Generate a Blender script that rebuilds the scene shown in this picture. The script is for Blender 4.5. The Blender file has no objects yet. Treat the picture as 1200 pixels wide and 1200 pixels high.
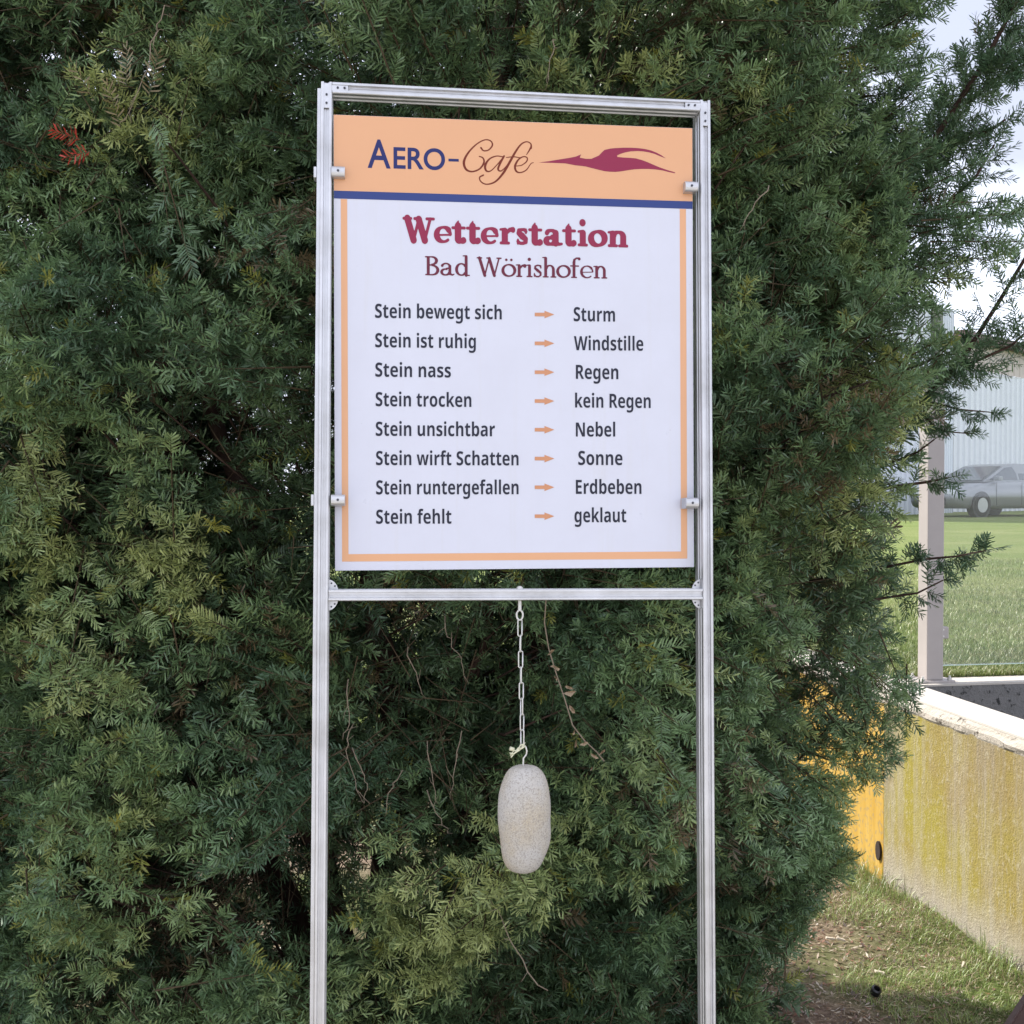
import bpy, bmesh, math, random
import numpy as np
from mathutils import Matrix, Vector

random.seed(7)
RNG = np.random.default_rng(11)
C = bpy.context.scene.collection
SC = bpy.context.scene

# ------------------------------------------------------------------ camera
FPX, EYE = 1287.0, 1.6
PITCH = math.atan(22 / FPX)
cam = bpy.data.cameras.new('camera')
cam.sensor_width = 36; cam.lens = FPX / 1200 * 36
cam.clip_start = .05; cam.clip_end = 2000
camo = bpy.data.objects.new('camera', cam); C.objects.link(camo)
camo.location = (0, 0, EYE); camo.rotation_euler = (math.pi / 2 - PITCH, 0, 0)
SC.camera = camo

# ------------------------------------------------------------------ world, sun, exposure
SUN = Vector((-.72, .46, .88)).normalized()
W = bpy.data.worlds.new('World'); SC.world = W; W.use_nodes = True
nt = W.node_tree; N = nt.nodes; L = nt.links
bg = N['Background']
sky = N.new('ShaderNodeTexSky'); sky.sky_type = 'NISHITA'; sky.sun_disc = False
sky.sun_elevation = math.asin(SUN.z); sky.sun_rotation = math.atan2(SUN.x, SUN.y)
sky.air_density = 1.0; sky.dust_density = 2.0; sky.ozone_density = 2.0
tc = N.new('ShaderNodeTexCoord'); mp = N.new('ShaderNodeMapping'); mp.inputs['Scale'].default_value = (1, 1, 2.6)
mp.inputs['Location'].default_value = (.35, .2, .0)
ns = N.new('ShaderNodeTexNoise'); ns.inputs['Scale'].default_value = 2.3; ns.inputs['Detail'].default_value = 7; ns.inputs['Roughness'].default_value = .5
cr = N.new('ShaderNodeValToRGB'); cr.color_ramp.elements[0].position = .36; cr.color_ramp.elements[1].position = .66
cr.color_ramp.elements[0].color = (.80, .80, .80, 1); cr.color_ramp.elements[1].color = (.97, .97, .97, 1)
mx = N.new('ShaderNodeMix'); mx.data_type = 'RGBA'
L.new(tc.outputs['Generated'], mp.inputs[0]); L.new(mp.outputs[0], ns.inputs['Vector']); L.new(ns.outputs['Fac'], cr.inputs[0])
n2 = N.new('ShaderNodeTexNoise'); n2.inputs['Scale'].default_value = 1.7; n2.inputs['Detail'].default_value = 4; n2.inputs['Roughness'].default_value = .45
c2 = N.new('ShaderNodeValToRGB'); c2.color_ramp.elements[0].position = .34; c2.color_ramp.elements[1].position = .64
c2.color_ramp.elements[0].color = (.262, .279, .34, 1); c2.color_ramp.elements[1].color = (.70, .73, .84, 1)
sc_ = N.new('ShaderNodeMix'); sc_.data_type = 'RGBA'; sc_.blend_type = 'MULTIPLY'; sc_.inputs['Factor'].default_value = 1; sc_.inputs['B'].default_value = (10, 10, 10, 1)
L.new(mp.outputs[0], n2.inputs['Vector']); L.new(n2.outputs['Fac'], c2.inputs[0]); L.new(c2.outputs[0], sc_.inputs['A'])
L.new(cr.outputs[0], mx.inputs['Factor']); L.new(sky.outputs[0], mx.inputs['A']); L.new(sc_.outputs['Result'], mx.inputs['B'])
L.new(mx.outputs['Result'], bg.inputs['Color']); bg.inputs['Strength'].default_value = .145
sl = bpy.data.lights.new('sun', 'SUN'); sl.energy = 3.5; sl.angle = math.radians(.6); sl.color = (1, .95, .86)
slo = bpy.data.objects.new('sun', sl); C.objects.link(slo); slo.rotation_euler = SUN.to_track_quat('Z', 'Y').to_euler()
VS = SC.view_settings; VS.view_transform = 'Standard'; VS.look = 'None'; VS.exposure = 1.10; VS.gamma = 1

# ------------------------------------------------------------------ helpers
def ray(px, py):
    d = np.array([(px - 600) / FPX, 0, -(py - 600) / FPX])
    c, s = math.cos(PITCH), math.sin(PITCH)
    return np.array([d[0], c + d[2] * s, -s + d[2] * c])
def at(px, py, Y):
    d = ray(px, py); return Vector(d * (Y / d[1])) + Vector((0, 0, EYE))
def ground(px, py, z=0):
    d = ray(px, py); return Vector(d * ((z - EYE) / d[2])) + Vector((0, 0, EYE))

def mat(name, col=(.5, .5, .5), rough=.6, metal=0., spec=.5, build=None):
    m = bpy.data.materials.new(name); m.use_nodes = True
    b = m.node_tree.nodes['Principled BSDF']
    b.inputs['Base Color'].default_value = (*col, 1); b.inputs['Roughness'].default_value = rough
    b.inputs['Metallic'].default_value = metal; b.inputs['Specular IOR Level'].default_value = spec
    if build: build(m.node_tree, b)
    return m
def tex(t, scale, detail=5, rough=.55, stretch=(1, 1, 1), coord='Object', kind='Noise'):
    tcn = t.nodes.new('ShaderNodeTexCoord'); mpn = t.nodes.new('ShaderNodeMapping'); mpn.inputs['Scale'].default_value = stretch
    n = t.nodes.new('ShaderNodeTex' + kind); n.inputs['Scale'].default_value = scale
    if kind == 'Noise': n.inputs['Detail'].default_value = detail; n.inputs['Roughness'].default_value = rough
    t.links.new(tcn.outputs[coord], mpn.inputs[0]); t.links.new(mpn.outputs[0], n.inputs['Vector'])
    return n.outputs[0]
def ramp(t, src, stops):
    r = t.nodes.new('ShaderNodeValToRGB'); e = r.color_ramp.elements
    while len(e) < len(stops): e.new(.5)
    for k, (p, c) in enumerate(stops):
        e[k].position = p; e[k].color = (*c, 1) if len(c) == 3 else c
    t.links.new(src, r.inputs[0]); return r.outputs[0]
def mixc(t, fac, a, b, mode='MIX'):
    m = t.nodes.new('ShaderNodeMix'); m.data_type = 'RGBA'; m.blend_type = mode
    for sock, v in (('Factor', fac), ('A', a), ('B', b)):
        if hasattr(v, 'links') or hasattr(v, 'is_output'): t.links.new(v, m.inputs[sock])
        elif isinstance(v, (int, float)): m.inputs[sock].default_value = v
        else: m.inputs[sock].default_value = (*v, 1)
    return m.outputs['Result']
def bump(t, b, src, strength, dist=.002):
    n = t.nodes.new('ShaderNodeBump'); n.inputs['Strength'].default_value = strength; n.inputs['Distance'].default_value = dist
    t.links.new(src, n.inputs['Height']); t.links.new(n.outputs[0], b.inputs['Normal'])

def tag(o, label=None, cat=None, group=None, kind=None):
    for k, v in (('label', label), ('category', cat), ('group', group), ('kind', kind)):
        if v: o[k] = v
    return o
def empty(name, M=None, parent=None):
    o = bpy.data.objects.new(name, None); C.objects.link(o); o.empty_display_size = .1
    if M is not None: o.matrix_world = M
    if parent: o.parent = parent
    return o
def link(name, me, m=None, parent=None, smooth=False):
    o = bpy.data.objects.new(name, me); C.objects.link(o)
    if m is not None and not me.materials:
        for q in (m if isinstance(m, (list, tuple)) else [m]): me.materials.append(q)
    if parent: o.parent = parent
    if smooth: me.shade_smooth()
    return o
class MB:
    def __init__(s): s.bm = bmesh.new()
    def box(s, a, b, bev=0, M=None):
        a, b = Vector(a), Vector(b)
        r = bmesh.ops.create_cube(s.bm, size=1); vs = r['verts']
        for v in vs: v.co = Vector([(a[i] + b[i]) / 2 + v.co[i] * (b[i] - a[i]) for i in range(3)])
        if bev:
            es = list({e for v in vs for e in v.link_edges})
            r = bmesh.ops.bevel(s.bm, geom=es, offset=bev, segments=2, affect='EDGES', profile=.6)
            vs = list({v for f in r['faces'] for v in f.verts} | {v for v in vs if v.is_valid})
        if M is not None:
            for v in vs: v.co = M @ v.co
        return vs
    def tube(s, pts, rad, n=6, cap=True):
        pts = [Vector(p) for p in pts]; rings = []
        if not hasattr(rad, '__len__'): rad = [rad] * len(pts)
        up = Vector((.13, .31, .94)).normalized()
        for i, p in enumerate(pts):
            t = (pts[min(i + 1, len(pts) - 1)] - pts[max(i - 1, 0)]).normalized()
            if abs(t.dot(up)) > .97: up = Vector((1, 0, 0))
            x = t.cross(up).normalized(); y = x.cross(t); up = y
            rings.append([s.bm.verts.new(p + (x * math.cos(2 * math.pi * k / n) + y * math.sin(2 * math.pi * k / n)) * rad[i]) for k in range(n)])
        for a, b in zip(rings, rings[1:]):
            for k in range(n): s.bm.faces.new((a[k], a[(k + 1) % n], b[(k + 1) % n], b[k]))
        if cap:
            s.bm.faces.new(rings[0][::-1]); s.bm.faces.new(rings[-1])
    def prism(s, prof, f, l0, l1):
        """prof: closed 2-D outline; f(p, q, l) gives the point; swept from l0 to l1"""
        a = [s.bm.verts.new(f(p, q, l0)) for p, q in prof]; b = [s.bm.verts.new(f(p, q, l1)) for p, q in prof]
        n = len(prof)
        for k in range(n): s.bm.faces.new((a[k], a[(k + 1) % n], b[(k + 1) % n], b[k]))
        s.bm.faces.new(a[::-1]); s.bm.faces.new(b)
    def poly(s, pts): s.bm.faces.new([s.bm.verts.new(p) for p in pts])
    def build(s, name, m, parent=None, smooth=False):
        bmesh.ops.recalc_face_normals(s.bm, faces=s.bm.faces)
        me = bpy.data.meshes.new(name); s.bm.to_mesh(me); s.bm.free()
        return link(name, me, m, parent, smooth)
def npmesh(name, co, quads=None, tris=None, col=None, colq=None, colt=None):
    me = bpy.data.meshes.new(name); nq = 0 if quads is None else len(quads); ntr = 0 if tris is None else len(tris)
    me.vertices.add(len(co)); me.vertices.foreach_set('co', np.asarray(co, np.float32).ravel())
    li = []
    if nq: li.append(np.asarray(quads).ravel())
    if ntr: li.append(np.asarray(tris).ravel())
    li = np.concatenate(li).astype(np.int32)
    me.loops.add(len(li)); me.loops.foreach_set('vertex_index', li)
    st = np.concatenate([np.arange(nq) * 4, nq * 4 + np.arange(ntr) * 3]).astype(np.int32)
    me.polygons.add(nq + ntr); me.polygons.foreach_set('loop_start', st)
    me.update(calc_edges=True)
    if colq is not None or colt is not None:
        cc = [x for x in (colq, colt) if x is not None]; cc = np.concatenate(cc)
        at_ = me.attributes.new('tone', 'FLOAT_COLOR', 'FACE')
        at_.data.foreach_set('color', np.c_[cc, np.ones(len(cc))].astype(np.float32).ravel())
    return me
_T = RNG.random((32, 32, 32))
def vnoise(p):
    p = np.asarray(p, float) + 100; i = np.floor(p).astype(int); f = p - i; f = f * f * (3 - 2 * f); r = 0
    for dx in (0, 1):
        for dy in (0, 1):
            for dz in (0, 1):
                w = (f[..., 0] if dx else 1 - f[..., 0]) * (f[..., 1] if dy else 1 - f[..., 1]) * (f[..., 2] if dz else 1 - f[..., 2])
                r = r + w * _T[(i[..., 0] + dx) % 32, (i[..., 1] + dy) % 32, (i[..., 2] + dz) % 32]
    return r
def unit(v): return v / (np.linalg.norm(v, axis=-1, keepdims=True) + 1e-9)

# ------------------------------------------------------------------ materials
def _alu(t, b):
    n = tex(t, 3, 6, .6, (30, 30, .6)); n2 = tex(t, 14, 6, .65)
    c = mixc(t, ramp(t, n2, [(.35, (0, 0, 0)), (.75, (1, 1, 1))]), (.60, .60, .62), (.44, .435, .435))
    t.links.new(c, b.inputs['Base Color'])
    t.links.new(ramp(t, n, [(.3, (.34, .34, .34)), (.7, (.5, .5, .5))]), b.inputs['Roughness'])
    bump(t, b, n, .08, .0004)
ALU = mat('brushed_aluminium', metal=.75, build=_alu)
GALV = mat('galvanised_steel', (.62, .61, .58), .45, .6)
SCREW = mat('dark_screw', (.06, .06, .07), .4, .6)
def _panel(t, b):
    n = tex(t, 9, 7, .7); sp = tex(t, 320, 2, .5)
    c = mixc(t, ramp(t, n, [(.35, (0, 0, 0)), (.8, (.5, .5, .5))]), (.575, .58, .655), (.52, .52, .58))
    c = mixc(t, ramp(t, sp, [(.745, (0, 0, 0)), (.77, (.35, .35, .35))]), c, (.25, .25, .22))
    sk = tex(t, 1, 7, .7, (38, 38, 1.6)); c = mixc(t, ramp(t, sk, [(.55, (0, 0, 0)), (.75, (.22, .22, .22))]), c, (.52, .50, .46))
    t.links.new(c, b.inputs['Base Color']); t.links.new(ramp(t, n, [(.3, (.26, .26, .26)), (.7, (.42, .42, .42))]), b.inputs['Roughness'])
WHITE = mat('printed_white_panel', rough=.32, build=_panel)
def _orange(t, b):
    n = tex(t, 12, 7, .7)
    t.links.new(mixc(t, n, (.67, .350, .180), (.635, .33, .17)), b.inputs['Base Color'])
ORANGE = mat('orange_print', rough=.34, build=_orange)
BLUE = mat('blue_print', (.034, .055, .19), .4, spec=.2)
DBLUE = mat('dark_blue_print', (.022, .028, .12), .4, spec=.2)
BROWN = mat('brown_script_print', (.15, .026, .012), .4, spec=.2)
WINE = mat('wine_red_print', (.25, .026, .065), .4, spec=.2)
WINE2 = mat('dull_wine_print', (.13, .022, .042), .4, spec=.2)
INK = mat('slate_print', (.018, .019, .034), .4, spec=.25)
ARROW = mat('peach_print', (.52, .23, .11), .35)
PANELEDGE = mat('panel_core', (.55, .56, .56), .5)

def _needle(t, b):
    a = t.nodes.new('ShaderNodeAttribute'); a.attribute_name = 'tone'
    t.links.new(a.outputs['Color'], b.inputs['Base Color'])
    tr = t.nodes.new('ShaderNodeBsdfTranslucent'); ms = t.nodes.new('ShaderNodeMixShader'); ms.inputs[0].default_value = .22
    t.links.new(a.outputs['Color'], tr.inputs['Color'])
    t.links.new(b.outputs[0], ms.inputs[1]); t.links.new(tr.outputs[0], ms.inputs[2])
    t.links.new(ms.outputs[0], t.nodes['Material Output'].inputs['Surface'])
NEEDLE = mat('yew_needles', rough=.40, spec=.6, build=_needle)
def _bark(t, b):
    n = tex(t, 14, 8, .7, (1, 1, .25)); n2 = tex(t, 60, 4)
    c = ramp(t, n, [(.3, (.028, .018, .014)), (.55, (.075, .045, .034)), (.75, (.15, .11, .085))])
    t.links.new(c, b.inputs['Base Color']); bump(t, b, n, .9, .006)
BARK = mat('yew_bark', rough=.9, spec=.2, build=_bark)
TWIG = mat('brown_twig', (.085, .06, .035), .8, spec=.2)
DEADTWIG = mat('pale_dead_twig', (.24, .19, .14), .85, spec=.2)
DRYLEAF = mat('dry_leaf', (.38, .29, .20), .85, spec=.2)

# ------------------------------------------------------------------ lettering by stroke fields
class Glyphs:
    """strokes with varying half-width, merged as a distance field and meshed flat"""
    def __init__(s): s.seg = []
    def stroke(s, pts, w):
        pts = [np.array(p, float) for p in pts]
        if not hasattr(w, '__len__'): w = [w] * len(pts)
        for a, b, wa, wb in zip(pts, pts[1:], w, w[1:]): s.seg.append((a, b, wa, wb))
    def mesh(s, name, step, y=0., xf=None):
        P = np.array([q for sg in s.seg for q in sg[:2]]); wm = max(max(sg[2:]) for sg in s.seg)
        lo = P.min(0) - wm - step * 2; hi = P.max(0) + wm + step * 2
        nx, nz = (np.ceil((hi - lo) / step).astype(int) + 1)
        D = np.full((nx, nz), 1e3)
        for a, b, wa, wb in s.seg:
            m = max(wa, wb) + step * 3
            i0 = max(0, int((min(a[0], b[0]) - m - lo[0]) / step)); i1 = min(nx, int((max(a[0], b[0]) + m - lo[0]) / step) + 2)
            j0 = max(0, int((min(a[1], b[1]) - m - lo[1]) / step)); j1 = min(nz, int((max(a[1], b[1]) + m - lo[1]) / step) + 2)
            X = lo[0] + np.arange(i0, i1)[:, None] * step; Z = lo[1] + np.arange(j0, j1)[None, :] * step
            d = b - a; t = np.clip(((X - a[0]) * d[0] + (Z - a[1]) * d[1]) / (d @ d + 1e-12), 0, 1)
            v = np.hypot(X - a[0] - t * d[0], Z - a[1] - t * d[1]) - (wa + (wb - wa) * t)
            D[i0:i1, j0:j1] = np.minimum(D[i0:i1, j0:j1], v)
        V = []; F = []; ins = D < 0
        cell = ins[:-1, :-1].astype(int) + ins[1:, :-1] + ins[1:, 1:] + ins[:-1, 1:]
        for j in range(nz - 1):
            i = 0; row = cell[:, j]
            idx = np.nonzero(row)[0]; k = 0
            while k < len(idx):
                i = idx[k]
                if row[i] == 4:
                    e = i
                    while k + 1 < len(idx) and idx[k + 1] == e + 1 and row[e + 1] == 4: k += 1; e += 1
                    n = len(V); V += [(i, j), (e + 1, j), (e + 1, j + 1), (i, j + 1)]; F.append((n, n + 1, n + 2, n + 3))
                else:
                    cs = [(i, j), (i + 1, j), (i + 1, j + 1), (i, j + 1)]; ds = [D[c] for c in cs]; out = []
                    for q in range(4):
                        c0, c1, d0, d1 = cs[q], cs[(q + 1) % 4], ds[q], ds[(q + 1) % 4]
                        if d0 < 0: out.append(c0)
                        if (d0 < 0) != (d1 < 0):
                            tt = d0 / (d0 - d1); out.append((c0[0] + (c1[0] - c0[0]) * tt, c0[1] + (c1[1] - c0[1]) * tt))
                    if len(out) > 2: n = len(V); V += out; F.append(tuple(range(n, n + len(out))))
                k += 1
        co = []
        for q in V:
            x, z = lo[0] + q[0] * step, lo[1] + q[1] * step
            if xf: x, z = xf(x, z)
            co.append((x, y, z))
        me = bpy.data.meshes.new(name); me.from_pydata(co, [], F); me.update(); return me
def arc(cx, cz, rx, rz, a0, a1, n, st, th, tilt=0):
    """ellipse arc with broad-nib width: upright parts st wide, level parts th wide"""
    P = []; Wd = []
    for k in range(n + 1):
        a = math.radians(a0 + (a1 - a0) * k / n); P.append((cx + rx * math.cos(a), cz + rz * math.sin(a)))
        Wd.append(th + (st - th) * abs(math.cos(a - tilt)) ** 1.6)
    return P, Wd
def serif_text(G, text, S, T, track, xh=1.0, capw=1.0):
    """old-style serif letters, x-height 1. S, T: stem and hair half-widths"""
    x = 0.; se = max(T * .9, .045); ov = .16 if S < .15 else .11
    A = 1.62  # ascender / cap height
    asc = 1.62
    def slab(x0, x1, z): G.stroke([(x0, z), (x1, z)], se)
    def stem(xc, z0, z1, foot=True, head=True):
        G.stroke([(xc, z0 + (S * .97 if foot else se)), (xc, z1 - S * .97)], S * .97)
        if foot: slab(xc - S - ov * .45, xc + S + ov * .45, z0 + se)
        if head: G.stroke([(xc - S - ov * .7, z1 - se * 1.3), (xc, z1 - se)], [se * .8, se])
    for ch in text:
        if ch == ' ': x += .55; continue
        if ch in 'oöea':
            pass
        if ch in 'oö':
            w = .46 + S * .55; c = x + w + S * .25
            P, Wd = arc(c, .5, w - S * .45, .5 - T * .95, 0, 360, 36, S, T, .2); G.stroke(P, Wd)
            if ch == 'ö':
                for d in (-.2, .2): G.stroke([(c + d, 1.32), (c + d + .001, 1.32)], .10)
            x = c + w + S * .25
        elif ch == 'e':
            w = .44 + S * .5; c = x + w + S * .2; r = w - S * .4; t_ = T * .8
            P, Wd = arc(c, .5, r, .5 - t_, 4, 312, 34, S * .92, t_, .15)
            for q_ in (0, 1, 2, 3): Wd[q_] = S * .52
            for q_ in range(29, 35): Wd[q_] = min(Wd[q_], t_ * 1.15)
            G.stroke(P, Wd); G.stroke([(c - r, .46), (c + r * 1.02, .49)], t_ * .72); x = c + w + S * .12
        elif ch == 'a':
            c = x + .38 + S * .5
            P, Wd = arc(c + .02, .70, .30, .30 - T, 165, 20, 14, S * .75, T, 0)
            Wd[0] = Wd[1] = max(T * 1.5, .1); G.stroke(P, Wd)
            sx = c + .30 + S * .2
            G.stroke([(sx, .74), (sx, .16)], S * .95); G.stroke([(sx, .16), (sx + S * .6 + .12, T), (sx + S + .2, .12)], [S * .8, T, T * .8])
            P, Wd = arc(c - .02, .28, .30, .28 - T * .95, 70, 345, 20, S * .92, T, 0); G.stroke(P, Wd)
            G.stroke([(c + .06, .55), (sx, .60)], T); x = sx + S + .26
        elif ch == 'n' or ch == 'h':
            a = x + S * 1.5 + .04; top = 1.0 if ch == 'n' else asc; b = a + .48 + S * 1.15
            stem(a, 0, top)
            P, Wd = arc((a + b) / 2 + .02, .62, (b - a) / 2 - .02, .38 - T, 160, 0, 14, S * .95, T, 0); G.stroke(P, Wd)
            stem(b, 0, .66, True, False); G.stroke([(b, .3), (b, .63)], S * .96); x = b + S * 1.6 + .02
        elif ch == 'i':
            a = x + S * 1.5 + .04; stem(a, 0, 1.0); G.stroke([(a - .02, 1.36 + S * .25), (a - .01, 1.36 + S * .25)], max(S * .98, .13)); x = a + S * 1.6 + .02
        elif ch == 'r':
            a = x + S * 1.5 + .04; stem(a, 0, 1.0)
            G.stroke([(a + S * .4, .66), (a + S + .12, .88), (a + S * 1.2 + .30, .90)], [T, T * 1.3, max(T * 1.6, .12)]); G.stroke([(a + S * 1.2 + .30, .86), (a + S * 1.2 + .31, .84)], max(S * .62, .12)); x = a + S * 1.5 + .38
        elif ch == 't':
            a = x + S * 1.2 + .10
            G.stroke([(a, .25), (a, 1.02), (a + .01, 1.26)], [S, S, T * .6]); G.stroke([(a, 1.0), (a - S * .3, 1.14), (a + .02, 1.3)], [S * .5, T, T * .5])
            P, Wd = arc(a + .20, .26, .20, .26 - T, 180, 330, 12, S, T * 1.1, 0); G.stroke(P, Wd)
            G.stroke([(a - S - .14, 1.0 - T * .9), (a + S + .22, 1.0 - T * .9)], T * .9); x = a + S + .36
        elif ch == 's':
            c = x + .36 + S * .35; r = .22 + S * .2
            pts = [(c + r, .80), (c + r * .6, .94 - T * .3), (c - r * .1, 1 - T), (c - r * .85, .86), (c - r * .85, .70), (c, .53), (c + r * .9, .36), (c + r * .95, .18), (c + r * .3, T), (c - r * .5, T), (c - r * 1.1, .2)]
            G.stroke(pts, [T * 1.1, T, T, S * .55, S * .75, S * .95, S * .75, S * .6, T, T, T * 1.1])
            G.stroke([(c + r, .72), (c + r, .92)], T * .75); G.stroke([(c - r * 1.1, .08), (c - r * 1.1, .3)], T * .75); x = c + r + S * .7 + .04
        elif ch == 'd':
            c = x + .40 + S * .45; b = c + .34 + S * .5
            P, Wd = arc(c + .02, .5, .36 + S * .1, .5 - T, 40, 320, 26, S, T, 0); G.stroke(P, Wd)
            stem(b, 0, asc, False, True); G.stroke([(b - .02, se), (b + S + .12, se)], se); x = b + S * 1.6 + .03
        elif ch == 'f':
            a = x + S * 1.5 + .06; stem(a, 0, 1.25, True, False)
            G.stroke([(a, 1.2), (a + .03, 1.42), (a + .2, asc - T), (a + .42, asc - T * 1.4)], [S, S * .8, T, T * 1.5]); G.stroke([(a + .42, 1.5), (a + .421, 1.5)], .11)
            G.stroke([(a - S - .14, 1.0 - T), (a + S + .24, 1.0 - T)], T * .9); x = a + S + .36
        elif ch == 'W':
            H = 1.48; w = 1.62 * capw; a = x + .18 + S * .4
            q = [(a, H - se), (a + w * .27, S * .5 + T * .2), (a + w * .50, H - se * 1.5), (a + w * .76, S * .5 + T * .2), (a + w, H - se)]
            G.stroke([q[0], q[1]], S * .98); G.stroke([q[1], q[2]], T); G.stroke([q[2], q[3]], S * .98); G.stroke([q[3], q[4]], T)
            for xx, e in ((q[0][0], 1), (q[4][0], .8)): slab(xx - S * .9 - ov * .4 * e, xx + S * .9 + ov * .4 * e, H - se)
            slab(q[2][0] - S * .9 - .08, q[2][0] + S * .6, H - se); x = a + w + S * .8 + .08
        elif ch == 'B':
            H = 1.48; a = x + S * 1.5 + .06; stem(a, 0, H, True, False); slab(a - S - ov * .55, a + .3, H - se); slab(a, a + .35, se); slab(a, a + .35, .80)
            P, Wd = arc(a + .28, 1.14, .36, .34 - T * .9, 90, -90, 16, S, T); G.stroke(P, Wd)
            P, Wd = arc(a + .30, .41, .44, .41 - T * .9, 90, -90, 16, S, T); G.stroke(P, Wd); x = a + .80 + S * .6
        x += track
    return x
def strokes(G, pts, w, n=6):
    """Catmull-Rom through pts with widths w"""
    P = np.array(pts, float); P = np.vstack([2 * P[0] - P[1], P, 2 * P[-1] - P[-2]]); w = list(w) if hasattr(w, '__len__') else [w] * len(pts)
    out = []; ww = []
    for i in range(1, len(P) - 2):
        for k in range(n):
            t = k / n; a, b, c, d = P[i - 1:i + 3]
            out.append(.5 * ((2 * b) + (-a + c) * t + (2 * a - 5 * b + 4 * c - d) * t * t + (-a + 3 * b - 3 * c + d) * t ** 3)); ww.append(w[i - 1] + (w[i] - w[i - 1]) * t)
    out.append(P[-2]); ww.append(w[-1]); G.stroke(out, ww)
def text_mesh(body, offset=0.):
    cu = bpy.data.curves.new('text', 'FONT'); cu.body = body; cu.offset = offset; cu.resolution_u = 10
    o = bpy.data.objects.new('text', cu); C.objects.link(o); dg = bpy.context.evaluated_depsgraph_get()
    me = bpy.data.meshes.new_from_object(o.evaluated_get(dg)); bpy.data.objects.remove(o); bpy.data.curves.remove(cu); return me

# ------------------------------------------------------------------ the weather sign
def rot(yaw, lean, roll):
    return Matrix.Rotation(yaw, 4, 'Z') @ Matrix.Rotation(lean, 4, 'X') @ Matrix.Rotation(roll, 4, 'Y')
SH = 2.30; FW = .66
SM = Matrix.Translation((.0100, 1.8437, 2.2715)) @ rot(.1153, -.0563, .0076) @ Matrix.Translation((0, 0, -SH))
sign = empty('weather_sign', SM)
tag(sign, 'free-standing silver aluminium frame with printed white and orange weather stone panel', 'sign')
PM = Matrix.Translation((.0087, 1.840, 1.8474)) @ rot(.1173, -.0178, -.0017)
PW, PH = .6043, .7477
panel_root_local = SM.inverted() @ PM
PMi = PM.inverted()
def pan(px, py):
    o = PMi @ Vector((0, 0, EYE)); d = PMi.to_3x3() @ Vector(ray(px, py)); t = -o.y / d.y; p = o + d * t
    return p.x, p.z
SMi = SM.inverted()
def fr(px, py):
    o = SMi @ Vector((0, 0, EYE)); d = SMi.to_3x3() @ Vector(ray(px, py)); t = -o.y / d.y; p = o + d * t
    return p.x, p.z
# extruded profile, w wide (p) and 32 mm deep (q, 0 = front), grooves on front and both sides
def profile(w, depth=.032, out=0):
    h = w / 2; g = .0050; e = .0045
    front = [(-h, .0012), (-h + .0012, 0), (-h + e, 0), (-h + e + .0006, g), (-h * .12, g), (-h * .10, g + .0012), (h * .10, g + .0012), (h * .12, g), (h - e - .0006, g), (h - e, 0), (h - .0012, 0), (h, .0012)]
    right = [(h, .009), (h - .003, .010), (h - .003, .0145), (h, .0155), (h, .0225), (h - .003, .0235), (h - .003, .028), (h, .029), (h, depth)]
    left = [(-p, q) for p, q in right[::-1]]
    return front + right + left
PWID = .0178
xl = -FW / 2 + PWID / 2 + .0060; xr = FW / 2 - PWID / 2
for xc, sgn in ((xl, -1), (xr, 1)):
    m = MB(); m.prism(profile(PWID, .046), lambda p, q, l, xc=xc: (xc + p, q, l), -.06, SH - (.0008 if sgn < 0 else 0))
    if sgn < 0:  # rear outer flange
        m.prism([(-PWID / 2 - .0062, .006), (-PWID / 2 - .0005, .006), (-PWID / 2 - .0005, .030), (-PWID / 2 - .0062, .030)], lambda p, q, l, xc=xc: (xc + p, q, l), -.06, SH - .010)
    m.build('post', ALU, sign)
RW = .0185
x0, x1 = xl + PWID / 2 + .0004, xr - PWID / 2 - .0004
def rail(name, z):
    m = MB(); m.prism(profile(RW), lambda p, q, l, z=z: (l, q, z + p), x0, x1); return m.build(name, ALU, sign)
rail('top_rail', SH - RW / 2 - .0005)
crz = SH - .8483 + RW / 2
cross = rail('cross_rail', crz)
# corner plates set in the groove, with two screws each way
for sx in (-1, 1):
    xc = xl if sx < 0 else xr
    m = MB(); m.box((xc - .0054, .0008, SH - .044), (xc + .0054, .0030, SH - .0045), .0004)
    x2 = xc + (-sx) * (PWID / 2 + .026)
    m.box((min(xc - sx * .0058, x2), .0009, SH - .0145), (max(xc - sx * .0058, x2), .0029, SH - .0052), .0004)
    cp = m.build('corner_plate', ALU, sign)
    for dx, dz in ((0, -.022), (0, -.036), (-sx * .018, -.0098), (-sx * .029, -.0098)):
        k = MB(); k.tube([(xc + dx, .0010, SH + dz), (xc + dx, -.0006, SH + dz)], .0019, 10); k.build('screw', SCREW, cp)
# half-round gussets behind the cross rail
for sx in (-1, 1):
    xe = (x0 - .001) if sx < 0 else (x1 + .001)
    m = MB(); prof = [(xe - sx * .0170 * math.cos(a), crz + .0250 * math.sin(a)) for a in np.linspace(-math.pi / 2, math.pi / 2, 17)]
    m.prism(prof, lambda p, q, l: (p, l, q), .0335 - .020, .0365 - .020)
    gs = m.build('gusset', ALU, sign)
    for dz in (-.019, .019, -.0145, .0145):
        k = MB(); kx = xe - sx * (.005 if abs(dz) > .017 else .0105); k.tube([(kx, .0135, crz + dz), (kx, .0126, crz + dz)], .0015, 8); k.build('screw', SCREW, gs)
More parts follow.
